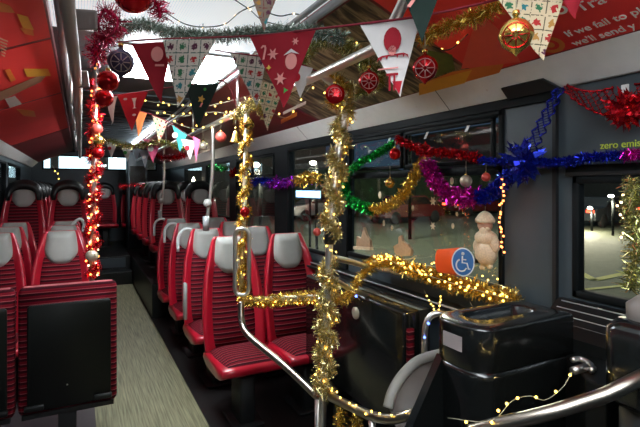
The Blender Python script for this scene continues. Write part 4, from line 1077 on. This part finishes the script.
bunting('bunting nearest the camera, cut off by the top of the photo',[P(225,-42,1.40),P(290,-44,1.38),P(400,-40,1.25),P(490,-32,1.20),P(600,-25,1.15)],
 [fl(238,-42,292,-44,264,31,1.40,1.38,'gridr'), fl(390,-40,450,-36,422,42,1.24,1.20,'felt_green',m_gold), fl(474,-34,572,-26,543,61,1.2,1.17,'gridy'), fl(548,-27,590,-25,575,19,1.16,1.15,'felt_dkred')])
bunting('bunting of red, white and dark green flags behind the front one',[p3at(100),P(104,97,2.75),P(147,91,2.5),P(187,85,2.45),P(225,82,2.6),onrail(238)],
 [fl(106,98,117,96,112,125,2.6,2.57,'felt_white'), fl(117,95,148,91,132,131,2.55,2.5,'felt_red',m_glass), fl(186,85,219,83,198,129,2.45,2.4,'felt_green',m_gold)])
bunting('short bunting of patchwork flags left of the big crimson flag',[P(215,50,2.3),P(232,53,2.25),P(266,57,2.15),P(300,64,2.1),P(330,78,2.1)],
 [fl(230,53,267,57,257,107,2.25,2.15,'grid'), fl(256,80,284,86,267,131,2.3,2.25,'gridy'), fl(286,62,313,68,300,98,2.1,2.08,'felt_white',m_small(M['felt_red']))])
bunting('small bunting of orange, cream, teal and white flags over the aisle',[P(130,108,3.6),P(150,114,3.6),P(170,123,3.6),P(186,134,3.6),P(200,142,3.6)],
 [fl(135,110,147,113,138,138,3.6,3.6,'felt_orange'), fl(152,115,168,121,159,143,3.6,3.6,'gridy'), fl(172,124,187,134,180,152,3.6,3.6,'felt_teal',m_small(M['felt_white'])),
  fl(181,139,196,141,190,160,3.55,3.55,'felt_white',m_small(M['felt_red'])), fl(193,136,200,140,196,162,3.5,3.5,'felt_pink')])
bunting('small bunting of pale and pink flags furthest down the aisle',[P(104,138,4.4),P(122,146,4.4),P(145,150,4.4),P(165,140,4.3)],
 [fl(106,141,117,144,111,158,4.4,4.4,'felt_white',m_small(M['felt_red'])), fl(121,146,132,148,127,162,4.4,4.4,'felt_white',m_small(M['greenink'])), fl(131,147,141,149,136,161,4.4,4.4,'felt_blue'),
  fl(139,150,150,150,145,168,4.35,4.35,'felt_blue',m_small(M['felt_white'])), fl(143,139,161,141,153,163,4.2,4.2,'felt_pink',m_small(M['felt_white']))])

# ------------------------------------------------------------------ baubles
def bauble(px,py,rp,d,mat,label,style='round',pat=None,hang=.05):
    c=P(px,py,d); r=rp*d/F
    e=empty('bauble',c,label,'bauble')
    b=MB()
    if style=='onion':
        prof=[(.05,-1.25),(.10,-1.15),(.35,-.95),(.75,-.65),(1.0,-.1),(.97,.25),(.72,.68),(.35,.90),(.16,1.05),(.10,1.2)]
        b.lathe(c,[(a*r,h*r) for a,h in prof],18)
    elif style=='bell': b.lathe(c,[(.95*r,-r),(.9*r,-.8*r),(.6*r,-.2*r),(.5*r,.4*r),(.2*r,.8*r)],16)
    elif style=='disc':
        v=(CAM-c); v.z=0; v.normalize(); b.lathe(c-v*r*.3,[(.6*r,0),(.95*r,.1*r),(r,.3*r),(.95*r,.5*r),(.7*r,.6*r)],20,v)
    else: b.ball(c,r,u=20,v=12)
    b.build('ball',M[mat],e)
    MB().lathe(c+Vector((0,0,r*(1.15 if style=='onion' else .95))),[(.2*r,0),(.22*r,.12*r),(.2*r,.28*r),(.05*r,.32*r)],10).build('cap',M['b_gold'],e)
    z0=r*(1.4 if style=='onion' else 1.2)
    MB().tube([c+Vector((0,0,z0)),c+Vector((0,0,z0+hang))],.0012,5).build('hanger',M['clearwire'],e)
    if pat:
        v=(CAM-c).normalized(); x_=Vector((0,0,1)).cross(v).normalized(); y_=v.cross(x_)
        pm=MB(); R0=r*1.015
        for k in range(8):
            t=2*PI*k/8; pts=[]
            for a in (.12,.3,.5,.62): 
                dd=(v*math.cos(a*1.1)+(x_*math.cos(t)+y_*math.sin(t))*math.sin(a*1.1)); pts.append(c+dd*R0)
            if style=='disc': pts=[c+v*r*.33+(x_*math.cos(t)+y_*math.sin(t))*r*a for a in (.15,.35,.55)]
            pm.tube(pts,r*.035,5)
        ringp=[]
        for k in range(20):
            t=2*PI*k/20
            if style=='disc': ringp.append(c+v*r*.33+(x_*math.cos(t)+y_*math.sin(t))*r*.66)
            else: ringp.append(c+(v*math.cos(.78)+(x_*math.cos(t)+y_*math.sin(t))*math.sin(.78))*R0)
        pm.tube(ringp,r*.03,5,closed=True); pm.build('pattern',M[pat],e)
    return e
bauble(133,-6,19,1.7,'b_red','very large red bauble cut off by the photo top',hang=.03)
bauble(121,62,13,2.1,'b_navy','dark glittery bauble with a snowflake pattern, left of the crimson flag','onion','glitter')
bauble(108,81,10.5,2.2,'b_red','glossy red bauble directly below the dark glittery one',hang=.01)
bauble(104,98,9,2.3,'b_red','red bauble, lower of the pair beside the left pole',hang=.01)
bauble(97,129,5.5,3.02,'b_rose','small coral bauble on the red-wrapped pole')
bauble(99,141,5.5,3.0,'b_gold','small gold bauble on the red-wrapped pole',hang=.01)
bauble(98,153,6,3.0,'b_red','small red bauble on the red-wrapped pole, beneath the gold one',hang=.01)
bauble(92,256,6,2.96,'b_pearl','pearly bauble low on the red-wrapped pole',hang=.01)
bauble(335,94,10,1.9,'b_red','flat red disc bauble at the top of the champagne-wrapped pole','disc','glitter')
bauble(369,81,10.5,1.75,'b_red','patterned red bauble left of the reindeer flag tip','onion','glitter')
bauble(425,68,13,1.6,'b_red','largest patterned red bauble, right of the reindeer flag','onion','glitter')
bauble(516,35,17,1.08,'b_gold','big glossy gold bauble with a red flower in front of the patchwork flag','onion','redfoil')
bauble(221,137,5.5,3.38,'b_rose','small red bauble on the ceiling rail left of the gold bell',hang=.10)
bauble(236,136,7,3.04,'b_gold','gold bell bauble beside the top of the gold-wrapped pole','bell')
bauble(249,124,5.5,2.65,'b_gold','round gold bauble at the top of the gold-wrapped pole')
bauble(395,154,6,2.55,'b_red','small red bauble hanging on the big window',hang=.03)
bauble(390,183,5,2.6,'b_gold','small gold bauble on the big window behind the gold foil',hang=.06)
bauble(466,181,6,2.2,'b_pearl','pearly bauble hanging in the magenta foil loop',hang=.06)
bauble(486,177,4.5,2.1,'b_rose','tiny pink bauble beside the blue foil',hang=.03)
bauble(627,112,7,1.55,'b_red','dark red bauble at the centre of the big red bow',hang=.01)
bauble(203,146,4.5,3.8,'b_pearl','tiny pearl bauble hanging under the ceiling rail by the slim curved pole',hang=.14)
bauble(245,212,5,2.75,'b_red','small dark red bauble halfway up the gold-wrapped pole',hang=.01)
bauble(317,232,4,2.0,'b_rose','tiny red bauble left of the champagne-wrapped pole',hang=.02)

# ------------------------------------------------------------------ window ornaments
XG=1.615
# bearded figure
c=PX(486,244,XG)
e=empty('bearded_figure_ornament',PX(486,270,XG),'white glittery bearded winter figure hanging on the big window','ornament')
k=2.16/F
def fp(x,y): return PX(x,y,XG)
FN=Vector((-.72,-.69,0))
MB().ball(fp(486,253),.050,.8,1.15,1.2).ball(fp(486,238),.044,.85,1.35,.85).ball(fp(478,246),.020,1,1.2,1.7).ball(fp(495,245),.020,1,1.2,1.7).build('body',M['snow'],e)
MB().ball(fp(485,225),.034,.85,1.05,1.0).build('face',M['skin'],e)
MB().ball(fp(485,232)+FN*.014,.030,.7,.95,1.2).ball(fp(482,228.5)+FN*.026,.008).ball(fp(488,228.5)+FN*.026,.008).build('beard',M['snow'],e)
MB().lathe(fp(485,221),[(.040,-.008),(.044,0),(.042,.008),(.036,.018),(.026,.032),(.012,.042),(.002,.045)],16).build('hat',M['snow'],e)
MB().ball(fp(482,224.5)+FN*.026,.003).ball(fp(488,224.5)+FN*.026,.003).ball(fp(485,226.5)+FN*.03,.005).build('eyes_and_nose',M['skin'],e)
MB().ball(fp(482,267),.014,.8,1,1).ball(fp(490,266),.014,.8,1,1).build('boots',M['snow'],e)
MB().tube([fp(485,213),fp(486,198)],.001,5).build('hanger',M['clearwire'],e)
# house and sleigh silhouettes
e=empty('window_house_ornament',PX(365,247,XG),'small cream house ornament on the big window, left one','ornament')
MB().prism([fp(x,y) for x,y in ((358,246),(359,236),(363,238),(366,227),(369,236),(372,240),(373,247))],(-.018,0,0)).build('house',M['cream'],e,bevel=.003)
MB().prism([fp(357,246)+Vector((-.004,0,0)),fp(374,247)+Vector((-.004,0,0)),fp(374,250)+Vector((-.004,0,0)),fp(357,249)+Vector((-.004,0,0))],(-.025,0,0)).build('base',M['snow'],e)
e=empty('window_sleigh_ornament',PX(405,257,XG),'cream sleigh shaped ornament on the big window, right of the small house','ornament')
MB().prism([fp(x,y) for x,y in ((397,252),(396,246),(401,243),(401,237),(403,235),(405,241),(410,244),(414,250),(413,256),(400,256))],(-.02,0,0)).build('sleigh',M['cream'],e,bevel=.003)
MB().tube(spline([fp(395,255),fp(398,259),fp(410,259),fp(416,256)],4),.004,6).build('runner',M['snow'],e)
st=[(384,223,2.6,'oval'),(380,195,3.0,'oval'),(433,226,3.2,'star'),(453,226,2.4,'oval'),(433,201,3.6,'star'),(452,181,3.0,'oval'),(371,217,2.2,'oval'),(392,228,2.2,'oval'),(413,208,2.4,'oval'),(443,197,2.4,'oval'),(456,205,2.4,'oval'),(410,186,2.0,'star'),(457,214,2.0,'star')]
nm={'oval':'oval','star':'star'}
near=['below the gold foil loop, left part of the big window','above the green loop end','star left of the bearded figure, lower','near the bearded figure, level with its hat','star in the middle of the big window','above the pearly bauble','beneath the green foil loop','between the small house and the sleigh','below the gold foil garland middle','just under the magenta foil','under the magenta foil, right side','star beside the gold foil garland','small star near the bearded figure']
for (x,y,r,k_),lab in zip(st,near):
    c=PX(x,y,1.664); rr=r*(1.664/ray(x,y).x)/F
    pts=[c+Vector((0,a,b)) for a,b in (star(0,0,rr*1.3,.45,6) if k_=='star' else circ(0,0,rr*.8,rr*1.2,12))]
    o=MB().prism(pts,(-.002,0,0)).build('window_sticker',M['snow']); tag(o,'small white glitter window sticker, '+lab,'window sticker','white stickers on the big window')
# upper hopper stickers / white marks
for (x0,y0,x1,y1,lab) in ((386,146,390,137,'left'),(424,139,428,130,'middle'),(465,132,469,122,'right')):
    a=PX(x0,y0,1.632);b=PX(x1,y1,1.632)
    tag(MB().prism([a,a+Vector((0,-.016,0)),b+Vector((0,-.016,0)),b],(-.003,0,0)).build('hopper_catch',M['white_handle']),'slanted pale catch on the top window vent, '+lab+' of three','window catch','pale catches on the top vent')

# ------------------------------------------------------------------ outside
GZ=-.35
struct(MB().box(-40,60,-30,70,GZ-.1,GZ).build('ground',M['asphalt']))
def gline(pts,w_,lab):
    q=[PZ(x,y,GZ+.005) for x,y in pts]; m=MB()
    for a,b in zip(q,q[1:]):
        d=(b-a).normalized(); s_=Vector((-d.y,d.x,0))*w_; m.prism([a-s_,b-s_,b+s_,a+s_],(0,0,.004))
    tag(m.build('road_marking',M['yline']),lab,'road marking')
gline([(560,262),(594,280),(650,268)],.09,'yellow zigzag bay line on the tarmac outside the front window')
gline([(560,292),(650,283)],.06,'fainter straight yellow line nearer the bus outside the front window')
def car(px,py,d,ln,mat,lab,yaw=0.0):
    c=P(px,py,d); c.z=GZ
    e=empty('parked_car',c,lab,'car')
    prof=[(-.5,.18),(-.5,.42),(-.46,.50),(-.28,.54),(-.16,.80),(.16,.82),(.33,.56),(.48,.48),(.5,.40),(.5,.18)]
    ux=Vector((math.cos(yaw),math.sin(yaw),0)); uy=Vector((-math.sin(yaw),math.cos(yaw),0))
    def g(a,b,y): return c+ux*a*ln+uy*y+Vector((0,0,b*1.75))
    m=MB(); m.prism([g(a,b,-.85) for a,b in prof],uy*1.7); m.build('body',M[mat],e,bevel=.05)
    wd=MB()
    for s_ in (-.86,.85): wd.prism([g(a,b,s_) for a,b in ((-.26,.56),(-.15,.76),(.15,.78),(.29,.56))],uy*.012)
    wd.build('side_window',M['black_gloss'],e)
    for a in (-.32,.32):
        for s_ in (-.87,.70): MB().lathe(g(a,.18,s_),[(.30,0),(.33,.03),(.33,.14),(.30,.17)],18,uy).build('wheel',M['tyre'],e)
    for s_ in (-.8,.45): MB().prism([g(-.503,.40,s_),g(-.503,.47,s_),g(-.503,.47,s_+.35),g(-.503,.40,s_+.35)],-ux*.02).build('tail_lamp',M['tail'],e)
    return e
car(600,262,23,4.2,'car','dark car parked outside the front window',.1)
car(668,262,25,4.2,'carred','maroon car at the right outside the front window',.1)
car(478,250,31,4.4,'carred','dark maroon car farther out behind the bearded figure',-.1)
car(405,240,25,4.3,'carred','maroon car outside the left part of the big window',.1)
car(318,235,27,4.2,'car2','silver car outside the second window',.1)
def hedge(x0,x1,y,h,lab):
    m=MB()
    for k in range(int((x1-x0)/.8)):
        m.ball((x0+k*.8+R.uniform(-.2,.2),y+R.uniform(-.5,.5),GZ+h*R.uniform(.35,.55)),h*R.uniform(.5,.62),1,1,1,10,7)
    tag(m.build('hedge',M['hedge']),lab,'hedge')
hedge(20,29,1,2.4,'dark hedge beyond the parked cars, right'); hedge(12,28,26,3.0,'dark hedge beyond the parked cars, left')
# building with lit windows on the far side
def building(cx,cy,wx_,wy_,h,lab,wins,mat='shopw'):
    e=empty('building',(cx,cy,GZ),lab,'building')
    MB().box(cx-wx_/2,cx+wx_/2,cy-wy_/2,cy+wy_/2,GZ,GZ+h).build('wall',M['build'],e)
    for (a,b,c_,d_,f,mm) in wins:
        if f=='x': MB().box(cx-wx_/2-.05,cx-wx_/2,a,b,c_,d_).build('window',M[mm],e)
        else: MB().box(a,b,cy-wy_/2-.05,cy-wy_/2,c_,d_).build('window',M[mm],e)
    MB().box(cx-wx_/2-.2,cx+wx_/2+.2,cy-wy_/2-.2,cy+wy_/2+.2,GZ+h,GZ+h+.2).build('roof',M['build'],e)
building(34,16,6,50,7,'dark building across the yard with a few lit windows',[(4,6,1.8,2.8,'x','shopw'),(12,13,2.6,3.4,'x','shopw'),(25,29,1.6,2.6,'x','sign'),(0,1.2,2.6,3.2,'x','shopw'),(8,8.8,3.4,4.0,'x','shopw')])
building(2,30,26,3,6.5,'building behind the bus with a bright lit frontage seen through the rear window',[(-7,-1.4,2.0,4.3,'y','shop'),(-1.0,.9,2.2,4.3,'y','shop'),(1.4,3.4,2.4,4.2,'y','shop')])
building(-14,14,3,30,6.5,'dark building on the left side of the yard',[(-7,-5,1,2,'y','shopw')])
# lit sign & lamps
def lamp(px,py,d,lab):
    c=P(px,py,d); e=empty('street_lamp',(c.x,c.y,GZ),lab,'street lamp')
    MB().tube([(c.x+.12,c.y,GZ),(c.x+.12,c.y,c.z)],.05,8).build('pole',M['frame'],e)
    MB().ball(c,.10,1,1,.6).build('lamp_head',M['lampw'],e)
    ld=bpy.data.lights.new('street_lamp_light','POINT'); ld.energy=230; ld.color=(1,.86,.62); ld.shadow_soft_size=.15
    lo=bpy.data.objects.new('street_lamp_light',ld); COL.objects.link(lo); lo.parent=e; lo.location=c-Vector(e.location)-Vector((0,0,.25))
for (x,y,en,lb) in ((15,4,420,'tall added fill lamp above the right windows, nearer the front of the bus'),(10.5,13.5,1500,'tall added fill lamp above the right windows, nearer the rear of the bus')):  # out-of-view lamps added to light the yard seen through the windows
    e=empty('street_lamp',(x,y,GZ),lb,'street lamp')
    MB().tube([(x,y,GZ),(x,y,6.2),(x-1,y-.4,6.5)],.06,8).build('pole',M['frame'],e)
    MB().ball((x-1,y-.4,6.4),.16,1,1,.5).build('lamp_head',M['lampw'],e)
    ld=bpy.data.lights.new('yard_fill_light','POINT'); ld.energy=en; ld.color=(.95,.95,.75); ld.shadow_soft_size=.2
    lo=bpy.data.objects.new('yard_fill_light',ld); COL.objects.link(lo); lo.parent=e; lo.location=Vector((x-1,y-.4,6.1))-Vector((x,y,GZ))
lamp(611,196,18,'street lamp glowing outside the front window'); lamp(580,204,19,'distant lamp, leftmost outside the front window'); lamp(256,165,12,'lamp seen through the far right window')
lamp(590,208,20,'distant lamp just right of the leftmost one'); lamp(313,163,14,'lamp seen through the second window')
e=empty('lit_sign',PX(307,193,6.0),'glowing white-blue sign outside the second window','sign')
a=PX(296,197,6.0); b=PX(319,191,6.0)
MB().box(6.0,6.05,min(a.y,b.y),max(a.y,b.y),a.z,b.z).build('face',M['sign'],e)
MB().box(6.05,6.15,min(a.y,b.y)-.05,max(a.y,b.y)+.05,a.z-.05,b.z+.05).build('case',M['frame'],e)
MB().tube([(6.1,(a.y+b.y)/2,GZ),(6.1,(a.y+b.y)/2,a.z)],.04,8).build('post',M['frame'],e)
# interior lamp at far right rear
e=empty('wall_light',(1.6,9.0,1.6),'small bright round lamp on the right wall at the rear','wall light')
c=PX(194,180,1.60)
e.location=c; e['_o']=tuple(c)
MB().ball(c,.045,.6,1,1).build('globe',M['lampw'],e)
MB().lathe(c,[(.05,0),(.05,.03)],12,(1,0,0)).build('backplate',M['frame'],e)

for o in bpy.data.objects:
    if '_o' in o: del o['_o']
